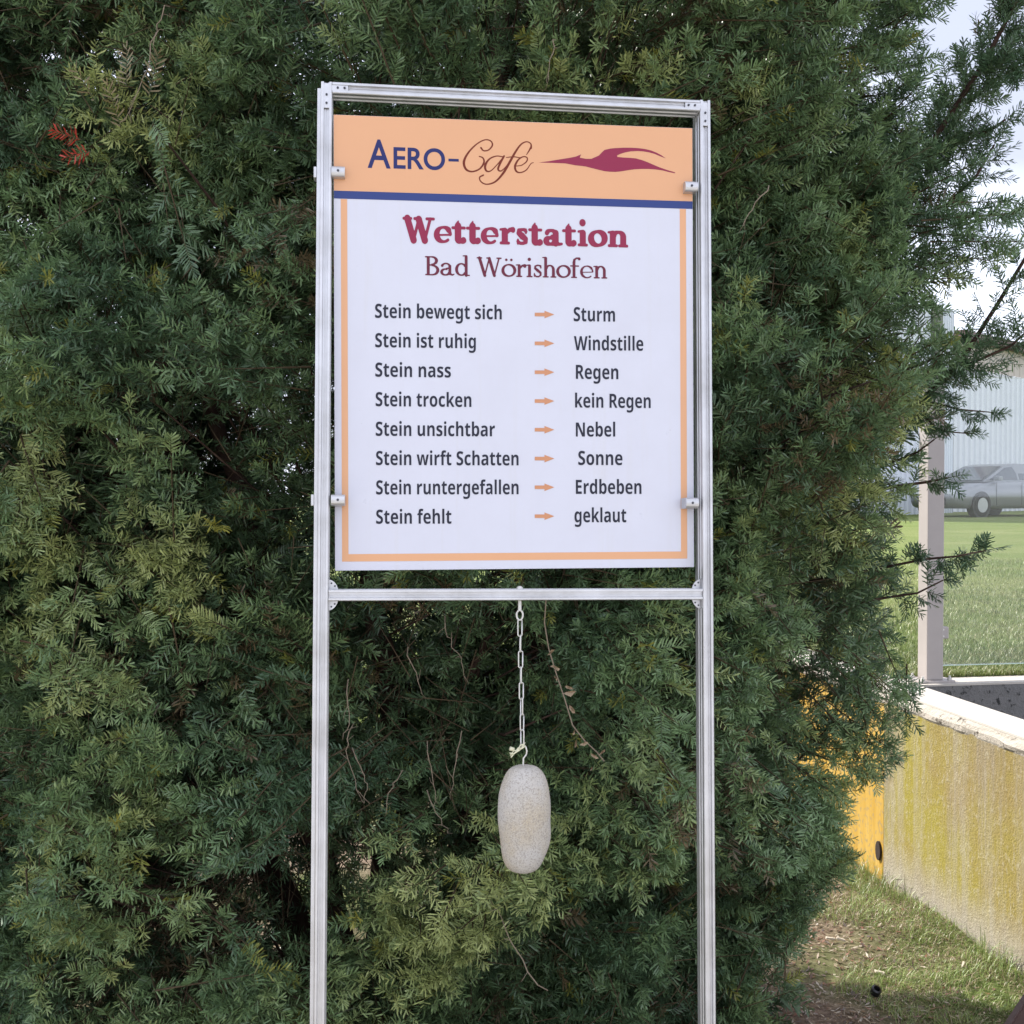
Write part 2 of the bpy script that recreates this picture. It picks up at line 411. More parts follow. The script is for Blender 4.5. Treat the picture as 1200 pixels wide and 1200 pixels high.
# panel and its print
pm = MB(); pm.box((-PW / 2, 0, -PH / 2), (PW / 2, .004, PH / 2), .0003)
panel = pm.build('sign_panel', WHITE, sign); panel.matrix_local = panel_root_local
def on_panel(name, me, m, lab=None):
    o = link(name, me, m, panel)
    if lab: o['label'] = lab
    return o
def flat(name, pts, m, y=-.0003, lab=None):
    me = bpy.data.meshes.new(name); me.from_pydata([(x, y, z) for x, z in pts], [], [tuple(range(len(pts)))]); return on_panel(name, me, m, lab)
hw, hh = PW / 2, PH / 2
zb0 = pan(392, 223.3)[1]; zb1 = pan(392, 232.6)[1]
def rect(a, b, c, d): return [(a, c), (b, c), (b, d), (a, d)]
flat('header_field', rect(-hw + .0004, hw - .0004, zb0, hh - .0004), ORANGE)
flat('header_stripe', rect(-hw + .0004, hw - .0004, zb1, zb0 - .0002), BLUE)
bl0, bl1 = pan(399.3, 240)[0], pan(406.9, 240)[0]; br0, br1 = pan(796.7, 300)[0], pan(804.0, 300)[0]
bb0 = pan(420, 658)[1]; bb1 = pan(420, 649.3)[1]
me = bpy.data.meshes.new('border'); zt = zb1 - .0006
me.from_pydata([(x, -.0003, z) for x, z in [(bl0, zt), (bl0, bb0), (br1, bb0), (br1, zt), (br0, zt), (br0, bb1), (bl1, bb1), (bl1, zt)]], [], [(0, 1, 6, 7), (1, 2, 5, 6), (2, 3, 4, 5)])
on_panel('border', me, ORANGE)
def px_text(body, xa, ya, xb, yb, cap_px, m, name, off=.0, step=None):
    """text from the built-in face, left edge at pixel xa, right at xb, cap height cap_px"""
    me = text_mesh(body, off); n = len(me.vertices); co = np.empty(n * 3); me.vertices.foreach_get('co', co); co = co.reshape(-1, 3)
    capm = text_mesh('H', off); cc = np.empty(len(capm.vertices) * 3); capm.vertices.foreach_get('co', cc); caph = cc.reshape(-1, 3)[:, 1].max()
    a = np.array(pan(xa, ya)); b = np.array(pan(xb, yb)); c = np.array(pan(xa, ya - cap_px)); sz = (c - a)[1] / caph
    sx = (b - a)[0] / (co[:, 0].max() - co[:, 0].min())
    out = np.zeros_like(co); u = (co[:, 0] - co[:, 0].min()) * sx
    out[:, 0] = a[0] + u; out[:, 2] = a[1] + (b - a)[1] / (b - a)[0] * u + co[:, 1] * sz; out[:, 1] = -.0005
    me.vertices.foreach_set('co', out.ravel()); me.update()
    return on_panel(name, me, m)
def sans(s):
    return ''.join(chr(0x1D5D4 + ord(c) - 65) if 'A' <= c <= 'Z' else chr(0x1D5EE + ord(c) - 97) if 'a' <= c <= 'z' else c for c in s)
LEFT = [('Stein bewegt sich', 439.5, 372.5, 588, 374.4), ('Stein ist ruhig', 439.7, 406.9, 557.6, 408.2), ('Stein nass', 439.8, 441.4, 528.4, 442.4),
        ('Stein trocken', 440.2, 476, 552.4, 477), ('Stein unsichtbar', 440.3, 510.7, 580, 511.4), ('Stein wirft Schatten', 440.6, 545, 607.7, 545.4),
        ('Stein runtergefallen', 440.8, 579.4, 607.7, 579.2), ('Stein fehlt', 440.8, 613.8, 529, 613.6)]
RIGHT = [('Sturm', 672.2, 376.4, 720.7, 377), ('Windstille', 672.6, 410.4, 753.8, 411), ('Regen', 674.8, 444, 724.6, 444.4), ('kein Regen', 673.9, 477.6, 762.5, 478.2),
         ('Nebel', 674.8, 511.6, 720.9, 511.6), ('Sonne', 677.6, 544.9, 729.4, 545), ('Erdbeben', 674.8, 578.8, 751.7, 578.8), ('geklaut', 673.2, 612, 733.9, 612)]
for t_ in LEFT + RIGHT:
    px_text(sans(t_[0]), *t_[1:], 15.7, INK, 'lettering', 0)
for ya in (368.6, 402.4, 436.2, 470, 503.6, 537.4, 571, 604.9):
    q = [pan(x, y) for x, y in [(626.6, ya - 2.1), (638, ya - 2.1), (638, ya - 4.4), (649.6, ya), (638, ya + 4.4), (638, ya + 2.1), (626.6, ya + 2.1)]]
    flat('arrow', q, ARROW, -.0005)
# header logo
px_text('A', 430.8, 196.2, 457.8, 197.2, 33, DBLUE, 'lettering', .012)
px_text('ERO', 461.2, 197.0, 521.6, 199.0, 24.6, DBLUE, 'lettering', .017)
flat('hyphen', [pan(525.5, 186), pan(537.6, 186.4), pan(537.6, 189.6), pan(525.5, 189.2)], DBLUE, -.0005)
G = Glyphs(); P6 = lambda L_: [pan(425 + x / 6, 150 + y / 6) for x, y in L_]; u6 = abs(pan(431, 180)[0] - pan(425, 180)[0]) / 36
def cf(L_, w): strokes(G, P6(L_), [q * u6 * .5 for q in w])
cf([(832, 140), (850, 160), (885, 155), (912, 122), (900, 92), (858, 84), (800, 115), (742, 175), (712, 238), (726, 290), (770, 307), (822, 288), (852, 245), (846, 212), (820, 200)], [13, 9, 9, 11, 9, 8, 9, 13, 18, 16, 11, 11, 13, 10, 8])
cf([(985, 203), (940, 198), (892, 218), (862, 262), (868, 300), (900, 302), (948, 255), (990, 205)], [8, 8, 11, 17, 14, 8, 7, 9])
cf([(994, 198), (966, 250), (952, 290), (972, 303), (1005, 275), (1040, 228)], [13, 15, 14, 9, 7, 6])
cf([(1184, 142), (1182, 112), (1152, 97), (1112, 117), (1072, 172), (1034, 240), (988, 318), (932, 378), (872, 396), (832, 378), (822, 348), (848, 332)], [13, 9, 8, 11, 15, 17, 16, 12, 9, 9, 9, 11])
cf([(1010, 208), (1060, 203), (1108, 210)], [6, 8, 6])
cf([(1082, 268), (1118, 262), (1152, 236), (1156, 210), (1130, 202), (1096, 222), (1072, 265), (1078, 302), (1108, 314), (1150, 296), (1182, 252), (1200, 244)], [6, 7, 9, 9, 8, 11, 16, 14, 9, 8, 6, 5])
cf([(1152, 188), (1168, 163), (1184, 136)], [5, 9, 14])
on_panel('lettering', G.mesh('cafe', .0004, -.0005), BROWN, 'swashy brown script word Café')
bird = [(145, 510), (200, 503), (240, 496), (310, 485), (345, 478), (374, 466), (366, 484), (400, 490), (430, 490), (470, 472), (486, 455), (500, 442), (530, 435), (560, 432), (600, 430), (640, 430), (680, 432), (720, 437), (752, 445), (780, 456), (808, 471), (832, 488),
        (800, 476), (770, 463), (740, 455), (710, 450), (680, 448), (640, 450), (610, 456), (585, 464), (568, 472), (570, 480), (600, 483), (640, 485), (670, 488), (700, 496), (730, 507), (760, 520), (790, 533), (820, 544), (850, 554), (882, 563), (880, 568), (850, 562), (815, 553), (780, 548), (740, 545), (700, 545), (660, 547), (620, 553), (590, 558), (560, 561), (530, 560), (500, 557), (450, 545), (400, 532), (370, 528), (340, 525), (310, 519), (290, 515), (220, 512)]
flat('bird_logo', [pan(600 + x / 4.615, 80 + y / 4.615) for x, y in bird], WINE, -.0005, 'wine red bird swoosh flying left')
def serif_line(text, S, T, tr, xa, ya, xb, yb, xh_px, m, step, capw=1., zs=1.):
    G = Glyphs(); wd = serif_text(G, text, S, T, tr, capw=capw)
    P = np.array([q for sg in G.seg for q in sg[:2]]); mw = [sg[2] for sg in G.seg]
    lo = min(min(s_[0][0] - s_[2], s_[1][0] - s_[3]) for s_ in G.seg); hi = max(max(s_[0][0] + s_[2], s_[1][0] + s_[3]) for s_ in G.seg)
    a = np.array(pan(xa, ya)); b = np.array(pan(xb, yb)); c = np.array(pan(xa, ya - xh_px)); sz = (c - a)[1]; sx = (b - a)[0] / (hi - lo)
    xf = lambda x, z: (a[0] + (x - lo) * sx, a[1] + (b - a)[1] / (hi - lo) * (x - lo) + z * sz)
    on_panel('lettering', G.mesh('serif', step, -.0005, xf), m)
serif_line('Wetterstation', .222, .098, .05, 471.7, 283.6, 736.2, 290.2, 20.0, WINE, .022, capw=.96)
serif_line('Bad Wörishofen', .118, .058, .045, 498, 322.6, 711.7, 326.6, 15.2, WINE2, .022, capw=.95)
# panel clips: short half-round aluminium blocks with a screw; outer stub on the left post
for px, py, sx in ((396.3, 201.5, -1), (396, 586, -1), (809.5, 219, 1), (810.5, 589.5, 1)):
    cxx, czz = fr(px, py)
    m = MB(); hl = .0108; prof = [(.0052 * 1.7 * math.cos(a), -.0065 * math.sin(a) * 1.0) for a in np.linspace(0, math.pi, 11)]
    prof = [(p, q - .0005) for p, q in prof] + [(-.0088, .026), (.0088, .026)]
    m.prism(prof, lambda p, q, l: (l, q, czz + p), cxx - hl, cxx + hl)
    cl = m.build('panel_clip', ALU, sign)
    k = MB(); k.tube([(cxx, -.0068, czz), (cxx, -.0078, czz)], .0021, 10); k.build('screw', SCREW, cl)
    if sx < 0:
        m = MB(); m.box((xl - PWID / 2 - .0112, .004, czz - .009), (xl - PWID / 2 - .0066, .026, czz + .009), .001); m.build('clip_end', ALU, sign)

# ------------------------------------------------------------------ chain and stone under the cross rail
hx, hz = fr(610.5, 705)
hp = SM @ Vector((hx, .016, crz - RW / 2)); hk = SM @ Vector((hx, .016, crz + RW / 2))
eb = empty('eye_bolt', Matrix.Translation(hp)); tag(eb, 'galvanised eye bolt through the cross rail carrying the chain', 'bolt')
m = MB(); dn = -(hk - hp).normalized()
m.tube([Vector((0, 0, 0)) - dn * .0185, dn * .017], .0032, 10)
m.build('shank', GALV, eb)
m = MB(); m.tube([-dn * .0186, -dn * .0205, -dn * .023], [.0058, .0055, .0025], 14); m.build('nut', GALV, eb)
m = MB(); m.tube([dn * .017 + Vector((.0052 * math.sin(a), 0, -.0080 + .0080 * math.cos(a))) for a in np.linspace(0, 2 * math.pi, 21)], .0017, 8); m.build('eye', GALV, eb)
ch0 = hp + dn * .033
def link_mesh():
    m = MB(); r, hl = .0034, .0130; pts = []
    for a in np.linspace(0, math.pi, 9): pts.append((r * math.cos(a), 0, hl + r * math.sin(a)))
    for a in np.linspace(math.pi, 2 * math.pi, 9): pts.append((r * math.cos(a), 0, -hl + r * math.sin(a)))
    pts.append(pts[0]); m.tube(pts, .00115, 8); o = m.build('chain_link', GALV, None, True); me = o.data; bpy.data.objects.remove(o); return me
lme = link_mesh()
end = at(612.3, 874, hp.y)
chain = empty('chain', Matrix.Translation(ch0)); tag(chain, 'thin steel chain of long links between the cross rail and the hanging stone', 'chain')
nl = 8; vec = end - ch0
for i in range(nl):
    o = link('chain_link', lme, None, chain); f = (i + .5) / nl
    o.location = vec * f; tw = (0 if i % 2 == 0 else math.pi / 2) + .15 + max(0, i - 3) * .16
    o.rotation_euler = (0, math.atan2(vec.x, vec.z) + math.pi, tw) if False else (0, -math.atan2(-vec.x, -vec.z) * 0, tw); o.scale = (1, 1, (vec.length / nl + .0060) / .0375)
st = empty('hanging_stone', Matrix.Translation(at(614.5, 959, hp.y))); tag(st, 'pale speckled oblong granite pebble hanging on the chain', 'stone')
bm = bmesh.new(); bmesh.ops.create_icosphere(bm, subdivisions=5, radius=1)
for v in bm.verts:
    x, y, z = v.co; r = math.hypot(x, y) or 1e-6
    th = math.asin(max(-1, min(1, z))); e = .52
    rr = math.cos(th) ** e if math.cos(th) > 0 else 0; zz = math.copysign(abs(math.sin(th)) ** .86, z)
    tz = zz; wd = 1 + .03 * math.sin(2.3 * tz + .4) - .05 * max(0, tz) ** 2
    v.co = Vector((x / r * rr * .0428 * wd, y / r * rr * .037 * wd, zz * .0878)); nn = float(vnoise(np.array(v.co) * 28)) - .5
    v.co += v.co.normalized() * nn * .0052; v.co.x += -.0022 * tz * tz + .0008
me = bpy.data.meshes.new('pebble'); bm.to_mesh(me); bm.free()
def _stone(t, b):
    n = tex(t, 380, 3, .6); n2 = tex(t, 11, 4, .6); n3 = tex(t, 640, 2, .5); n4 = tex(t, 90, 4, .6)
    c = mixc(t, ramp(t, n2, [(.42, (0, 0, 0)), (.66, (1, 1, 1))]), (.47, .445, .415), (.45, .385, .29))
    c = mixc(t, ramp(t, n, [(.37, (.8, .8, .8)), (.52, (0, 0, 0))]), c, (.28, .255, .225))
    c = mixc(t, ramp(t, n3, [(.60, (0, 0, 0)), (.7, (.7, .7, .7))]), c, (.64, .61, .56))
    t.links.new(c, b.inputs['Base Color']); bump(t, b, n, .5, .0012)
STONE = mat('granite', rough=.85, spec=.25, build=_stone)
link('pebble', me, STONE, st, True)
top = Vector((-.002, 0, .086)); up_ = end - at(614.5, 959, hp.y)
m = MB(); m.tube([top + Vector((0, 0, -.012)), top + Vector((0, 0, .004)), top + Vector((.0005, 0, .014)), top + Vector((.005, 0, .020)), top + Vector((.0062, 0, .026)), top + Vector((.004, 0, .033)), top + Vector((.0, 0, .0375)), top + Vector((-.003, 0, .036))], .0015, 8); m.build('hook', GALV, st, True)
m = MB()
for k in range(3):
    pts = [up_ + Vector((.003 - .006 * j + .001 * k, -.004 + .003 * math.sin(j * 2 + k), .003 - .0045 * j + .0035 * math.sin(j * 1.9 + k * 2))) for j in range(5)]
    m.tube(pts, .0013, 6)
m.tube([up_ + Vector((-.014, 0, -.006)), up_ + Vector((-.021, -.002, -.004))], [.003, .0034], 10)
WIRE = mat('pale_wire', (.62, .60, .42), .6); m.build('wire_tie', WIRE, st, True)

# ------------------------------------------------------------------ the yew
def make_proto(n, seed, radial, length=.078):
    """needle layout on a shoot of given length: s along, azimuth, opening angle, length"""
    r = np.random.default_rng(seed); s = np.linspace(.06, 1, n) + r.normal(0, .01, n); s = np.clip(s, .03, 1)
    if radial: az = np.arange(n) * 2.39996 + r.normal(0, .18, n)
    else: az = np.where(np.arange(n) % 2 == 0, 0, np.pi) + r.normal(0, .26, n) + np.where(np.arange(n) % 2 == 0, .22, -.22)
    op = np.radians(np.interp(s, [0, .7, .93, 1], [66, 58, 44, 18]) + r.normal(0, 5, n))
    ln = .0245 * np.interp(s, [0, .12, .7, .93, 1], [.6, 1, 1.04, .8, .5]) * r.uniform(.82, 1.12, n)
    return s, az, op, ln, r.uniform(-.35, .35, n)
FULL = [make_proto(25, k, k % 5 != 0) for k in range(10)]
COARSE = [make_proto(16, 20 + k, k % 2 == 0) for k in range(6)]
def shoots_mesh(O, A, B, Ls, tone, protos, wid=.00135, scl=1., twigcol=(.075, .085, .035), nl=None):
    """needles as a bent blade of one quad and one tip triangle, plus a thin twig"""
    n = len(O); pid = RNG.integers(0, len(protos), n); Cc = np.cross(A, B)
    VQ = []; CQ = []; CT = []; cnt = 0; QU = []; TR = []
    for k, pr in enumerate(protos):
        ii = np.nonzero(pid == k)[0]
        if not len(ii): continue
        s, az, op, ln, rl = pr; m = len(s); o = O[ii][:, None]; a = A[ii][:, None]; b = B[ii][:, None]; c = Cc[ii][:, None]; Lk = Ls[ii][:, None, None]
        jit = RNG.normal(0, .075, (len(ii), m)); azj = az[None] + jit * 1.5; opj = op[None] + jit
        d = a * np.cos(opj)[..., None] + (b * np.cos(azj)[..., None] + c * np.sin(azj)[..., None]) * np.sin(opj)[..., None]
        sz = (scl if nl is None else nl[ii][:, None]) * np.ones((len(ii), m)); ll = (ln[None] * sz * RNG.uniform(.9, 1.1, (len(ii), m)))[..., None]
        base = o + a * (Lk * s[None, :, None])
        bend = a * .16 + c * .06
        w = unit(np.cross(d, c + b * rl[None, :, None] + RNG.normal(0, .3, (len(ii), m, 3)))) * (wid * sz)[..., None]
        mid = base + unit(d + bend * .35) * ll * .72; tip = base + unit(d + bend * .8) * ll
        v = np.stack([base - w * .6, base + w * .6, mid + w, mid - w, tip], 2).reshape(-1, 3)
        q0 = cnt + np.arange(len(ii) * m) * 5
        QU.append(np.stack([q0, q0 + 1, q0 + 2, q0 + 3], 1)); TR.append(np.stack([q0 + 3, q0 + 2, q0 + 4], 1))
        col = tone[ii][:, None, :] * RNG.uniform(.78, 1.22, (len(ii), m, 1)); col = col.reshape(-1, 3)
        CQ.append(col); CT.append(col); VQ.append(v); cnt += len(v)
    # twigs: two crossed slivers
    e = O + A * (Ls * .97)[:, None]; r_ = (.0011 * scl)
    for ax in (B, Cc):
        v = np.stack([O - ax * r_, O + ax * r_, e + ax * r_ * .5, e - ax * r_ * .5], 1).reshape(-1, 3); q0 = cnt + np.arange(n) * 4
        QU.append(np.stack([q0, q0 + 1, q0 + 2, q0 + 3], 1)); VQ.append(v); cnt += len(v)
        CQ.append(np.tile(np.array(twigcol), (n, 1)) * RNG.uniform(.7, 1.2, (n, 1)))
    return np.concatenate(VQ), np.concatenate(QU), np.concatenate(TR), np.concatenate(CQ), np.concatenate(CT)

TX, TY, NEXP = -.42, 3.22, 2.7
_hz = np.array([0, .16, .39, .67, 1.02, 1.25, 1.65, 1.82, 2.25, 2.51, 2.69, 2.97, 3.26, 3.7, 4.1, 4.4])
_hz = np.maximum(0, 1.6 + (_hz - 1.6) * .865); _hz[:2] = 0, .2; _hz[-3:] = 3.9, 4.5, 5.0
_ha = np.array([.95, .97, 1.02, 1.07, 1.12, 1.19, 1.25, 1.25, 1.33, 1.35, 1.27, 1.20, 1.20, 1.2, .9, .3]) * .865 - TX - .05
def half_a(z): return np.interp(z, _hz, _ha)
def surf(phi, z, grow=0.):
    a = half_a(z) + grow; b = .88 * np.minimum(1.04, (half_a(z) / 1.6) ** .5) * np.interp(z, [0, 3.6, 5.0], [1, 1, .3]) + grow
    c, s = np.cos(phi), np.sin(phi)
    x = TX + a * np.sign(c) * np.abs(c) ** (2 / NEXP); y = TY + b * np.sign(s) * np.abs(s) ** (2 / NEXP)
    return np.stack([x, y, z], -1)
def surf_n(phi, z):
    e = 1e-3; t1 = surf(phi + e, z) - surf(phi - e, z); t2 = surf(phi, z + e * 10) - surf(phi, z - e * 10)
    return unit(np.cross(t1, t2)), np.linalg.norm(t1, axis=-1) / (2 * e)
def smooth(x, a, b): t = np.clip((x - a) / (b - a), 0, 1); return t * t * (3 - 2 * t)
# cavities: centre, radii, how deep and how bare (places in the tree)
def wp(px, py, Y): v = at(px, py, Y); return np.array(v)
CAV = [(wp(500, 830, 2.6), (.26, .6, .36), .85), (wp(430, 740, 2.6), (.14, .6, .14), .8), (wp(585, 800, 2.6), (.10, .6, .22), .9), (wp(240, 1090, 2.6), (.14, 1.2, .10), .97), (wp(265, 795, 2.6), (.10, .9, .06), .8),
       (wp(870, 560, 2.7), (.07, .6, .22), .85), (wp(905, 340, 2.8), (.06, .6, .12), .8), (wp(310, 640, 2.6), (.10, .6, .10), .85), (wp(60, 190, 2.6), (.12, .4, .06), .8), (wp(255, 170, 2.6), (.07, .5, .08), .8),
       (wp(110, 560, 2.6), (.10, .5, .08), .8), (wp(880, 700, 2.8), (.07, .5, .1), .6), (wp(800, 1010, 2.6), (.04, .9, .16), .7), (wp(400, 1000, 2.6), (.12, .5, .14), .75), (wp(230, 430, 2.6), (.1, .5, .06), .7),
       (wp(860, 390, 3.0), (.06, 1.5, .07), .6), (wp(665, 1120, 2.6), (.07, .4, .07), .7), (wp(350, 470, 2.6), (.08, .5, .12), .6)]
def bare(p):
    r = np.zeros(len(p))
    for c, rd, s in CAV: r = np.maximum(r, s * (1 - smooth(np.sqrt((((p - c) / np.array(rd)) ** 2).sum(1)), .65, 1.15)))
    return r
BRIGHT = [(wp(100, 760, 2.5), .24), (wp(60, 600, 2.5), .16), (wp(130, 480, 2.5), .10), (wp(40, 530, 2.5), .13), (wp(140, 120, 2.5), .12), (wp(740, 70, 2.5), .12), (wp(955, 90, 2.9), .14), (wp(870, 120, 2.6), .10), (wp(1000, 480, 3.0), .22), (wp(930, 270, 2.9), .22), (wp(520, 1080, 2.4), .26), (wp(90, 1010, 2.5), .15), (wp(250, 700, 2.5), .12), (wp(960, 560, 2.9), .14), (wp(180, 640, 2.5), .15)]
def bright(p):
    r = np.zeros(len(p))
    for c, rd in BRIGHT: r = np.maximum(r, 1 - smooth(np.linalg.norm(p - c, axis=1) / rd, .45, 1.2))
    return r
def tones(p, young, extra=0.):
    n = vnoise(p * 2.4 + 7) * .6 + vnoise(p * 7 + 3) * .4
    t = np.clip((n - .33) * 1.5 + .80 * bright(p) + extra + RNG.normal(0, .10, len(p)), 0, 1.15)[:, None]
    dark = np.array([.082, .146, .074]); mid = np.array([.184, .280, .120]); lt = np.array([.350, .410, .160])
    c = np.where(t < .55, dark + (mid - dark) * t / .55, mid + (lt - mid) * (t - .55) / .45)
    k = (RNG.random(len(p)) < .025 * young)[:, None]
    c = np.where(k, np.array([.24, .25, .055]), c)
    br = (vnoise(p * 2.3 + 90) > .68) & (RNG.random(len(p)) < .20); c[br] = np.array([.17, .125, .065]) * RNG.uniform(.7, 1.2, (br.sum(), 1))
    return c
def plumes(n, zr, sel, disp, lr, step, protos, wid, scl, vis, gate, seed_off=0.):
    O_, A_, B_, L_, T_, ax_ = [], [], [], [], [], []
    tot = 0; tries = 0
    while tot < n and tries < 60:
        tries += 1
        phi = RNG.uniform(0, 2 * np.pi, 3000); z = RNG.uniform(*zr, 3000); nn, js = surf_n(phi, z)
        p = surf(phi, z); keep = RNG.random(3000) < js / 3.2
        keep &= sel(p, nn); p = p[keep]; nn = nn[keep]
        lump = (vnoise(p * 2.6 + seed_off) - .5) * .56 + (vnoise(p * 6.5 + 9) - .5) * .30
        g = smooth(vnoise(p * 4.2 + 31), .28, .55) * .75 + .25
        bb = bare(p)
        ok = RNG.random(len(p)) < (g * (1 - bb) if gate else np.maximum(.12, 1 - bb)); ok &= ~((bb > .5) & (RNG.random(len(p)) < .25 * gate))
        p = p + nn * (lump * (1 + .0 * bb) + disp - .10 * bb)[:, None] + nn * (.05 * bright(p))[:, None]
        p, nn = p[ok], nn[ok]; take = min(len(p), n - tot); p, nn = p[:take], nn[:take]; tot += take
        if not take: continue
        lw = unit(np.stack([vnoise(p * 2.1 + 50) - .5, vnoise(p * 2.1 + 80) - .5, vnoise(p * 2.1 + 20) - .5], 1))
        D = unit(nn * 1.0 + lw * .6 + RNG.normal(0, .22, p.shape) + np.array([0, 0, .18]) * np.sign(vnoise(p * 1.7 + 3) - .38)[:, None])
        Lp = RNG.uniform(*lr, len(p)); Bp = unit(np.cross(D, np.array([0, 0, 1.]) + RNG.normal(0, .35, p.shape)))
        base = p - D * Lp[:, None]; Cp = np.cross(D, Bp)
        K = int(lr[1] / step)
        for k in range(K + 1):
            t = k * step / Lp; m = t <= 1.0
            if k == 0:
                m = np.ones(len(p), bool); pos = p - D * .045; dd = D + RNG.normal(0, .08, p.shape)
                Ln = RNG.uniform(.05, .085, len(p))
            else:
                tt = 1 - t; pos = p - D * (t * Lp + .01)[:, None]; sg = 1 if k % 2 else -1; an = np.radians(RNG.uniform(34, 60, len(p)))[:, None]
                dd = D * np.cos(an) + sg * Bp * np.sin(an) + Cp * RNG.normal(.08, .30, (len(p), 1)) + RNG.normal(0, .08, p.shape)
                Ln = RNG.uniform(.045, .085, len(p)) * np.interp(t, [0, .35, 1], [.8, 1.15, .85]); m &= RNG.random(len(p)) < .93
            dd = unit(dd); O_.append(pos[m]); A_.append(dd[m]); L_.append(Ln[m] * (.6 + .4 * scl))
            b_ = unit(np.cross(dd, Cp + RNG.normal(0, .35, p.shape))); B_.append(b_[m])
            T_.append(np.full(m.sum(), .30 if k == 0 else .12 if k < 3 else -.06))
        ax_.append(np.concatenate([base, p - D * .03], 1))
    O = np.concatenate(O_); A = np.concatenate(A_); B = np.concatenate(B_); Ln = np.concatenate(L_); ex = np.concatenate(T_)
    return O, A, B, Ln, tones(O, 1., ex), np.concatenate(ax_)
def infront(p, nn):
    v = unit(np.array([0, 0, EYE]) - p); f = (nn * v).sum(1) > -.22
    q = p - np.array([0, 0, EYE]); return f & (p[:, 0] / p[:, 1] > -.60) & (p[:, 0] / p[:, 1] < .62) & (np.abs(q[:, 2]) / p[:, 1] < .60)
def rest(p, nn): return ~infront(p, nn)
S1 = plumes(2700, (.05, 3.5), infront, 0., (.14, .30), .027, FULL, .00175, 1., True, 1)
yew = empty('yew_tree', Matrix.Translation((TX, TY, 0)))
tag(yew, 'tall dense dark green yew with needle shoots standing close behind the sign', 'tree')
MI = np.array([TX, TY, 0])
def cat_shoots(*sets): return [np.concatenate([s[i] for s in sets]) for i in range(5)]

# protruding branches on the right side, each shoot set along a real limb
def limb(pts, n, lr, spread, up=0., dens=1., tip_bias=1.):
    pts = np.array(pts); seg = np.linalg.norm(np.diff(pts, axis=0), axis=1); cum = np.r_[0, np.cumsum(seg)]
    O, A, B, Ln = [], [], [], []
    for k in range(n):
        s = cum[-1] * (k + RNG.random()) / n; i = min(np.searchsorted(cum, s) - 1, len(seg) - 1); i = max(i, 0); f = (s - cum[i]) / seg[i]
        p = pts[i] + (pts[i + 1] - pts[i]) * f; d = (pts[i + 1] - pts[i]) / seg[i]
        b = unit(np.cross(d, RNG.normal(0, 1, 3))); an = math.radians(RNG.uniform(28, 62)); dd = unit(d * math.cos(an) + b * math.sin(an) + np.array([0, 0, up]))
        ll = RNG.uniform(*lr)
        # side branch carrying several shoots
        sb = spread * RNG.uniform(.3, 1.) * (1.15 - .75 * s / cum[-1])
        for j in range(max(1, int(sb / .028))):
            q = p + dd * sb * (j + .5) / max(1, int(sb / .028)); b2 = unit(np.cross(dd, RNG.normal(0, 1, 3))); a2 = math.radians(RNG.uniform(20, 50))
            d2 = unit(dd * math.cos(a2) + b2 * math.sin(a2)); O.append(q); A.append(d2); Ln.append(ll); B.append(unit(np.cross(d2, [0, .3, 1] + RNG.normal(0, .4, 3))))
        O.append(p + dd * sb * .9); A.append(dd); Ln.append(ll); B.append(unit(np.cross(dd, [0, .3, 1] + RNG.normal(0, .3, 3))))
    O, A, B, Ln = map(np.array, (O, A, B, Ln)); d = unit(pts[-1] - pts[-2])
    O = np.vstack([O, pts[-1]]); A = np.vstack([A, d]); B = np.vstack([B, unit(np.cross(d, [0, .2, 1]))]); Ln = np.r_[Ln, lr[1]]
    return O, A, B, Ln, tones(O, 0, -.34)  # limb shoots toned darker, painting in their backlit look
LB = {}
def P3(*q): return [wp(*r) for r in q]
LB['A'] = P3((985, 300, 3.3), (1060, 215, 3.2), (1110, 140, 3.15), (1155, 70, 3.1), (1195, -5, 3.05), (1235, -80, 3.0))
LB['A3'] = P3((1040, 250, 3.3), (1090, 185, 3.25), (1130, 125, 3.2), (1165, 60, 3.15), (1190, 10, 3.1))
LB['A4'] = P3((1140, 95, 3.1), (1165, 85, 3.05), (1190, 78, 3.0), (1215, 70, 3.0))
LB['A2'] = P3((1080, 190, 3.2), (1130, 165, 3.15), (1165, 150, 3.1), (1178, 140, 3.08))
LB['B'] = P3((1020, 505, 3.3), (1072, 478, 3.2), (1125, 425, 3.1), (1170, 355, 3.05), (1215, 280, 3.0), (1260, 210, 3.0))
LB['B2'] = P3((1100, 450, 3.15), (1140, 425, 3.1), (1185, 405, 3.05), (1235, 360, 3.0))
LB['B3'] = P3((1075, 478, 3.2), (1100, 505, 3.15), (1135, 508, 3.1))
LB['B4'] = P3((1085, 470, 3.2), (1125, 480, 3.15), (1160, 483, 3.1))
LB['C'] = P3((1035, 665, 3.2), (1085, 655, 3.1), (1120, 652, 3.05), (1155, 645, 3.0))
LB['D'] = P3((1060, 260, 3.2), (1110, 240, 3.15), (1145, 205, 3.1), (1165, 170, 3.1))
LB['E'] = P3((1050, 570, 3.2), (1085, 565, 3.15), (1110, 560, 3.1))
LB['F'] = P3((1000, 60, 3.3), (1030, 40, 3.2), (1050, 15, 3.15))
LB['G'] = P3((1050, 540, 3.3), (1075, 530, 3.2), (1095, 515, 3.15))
LB['H'] = P3((1040, 700, 3.2), (1075, 695, 3.15), (1105, 680, 3.1))
LB['I'] = P3((1030, 850, 3.3), (1050, 835, 3.2), (1068, 815, 3.15))
LB['J'] = P3((1000, 905, 3.3), (1020, 900, 3.2), (1042, 892, 3.15))
LB['K'] = P3((1050, 330, 3.3), (1090, 300, 3.2), (1130, 285, 3.15))
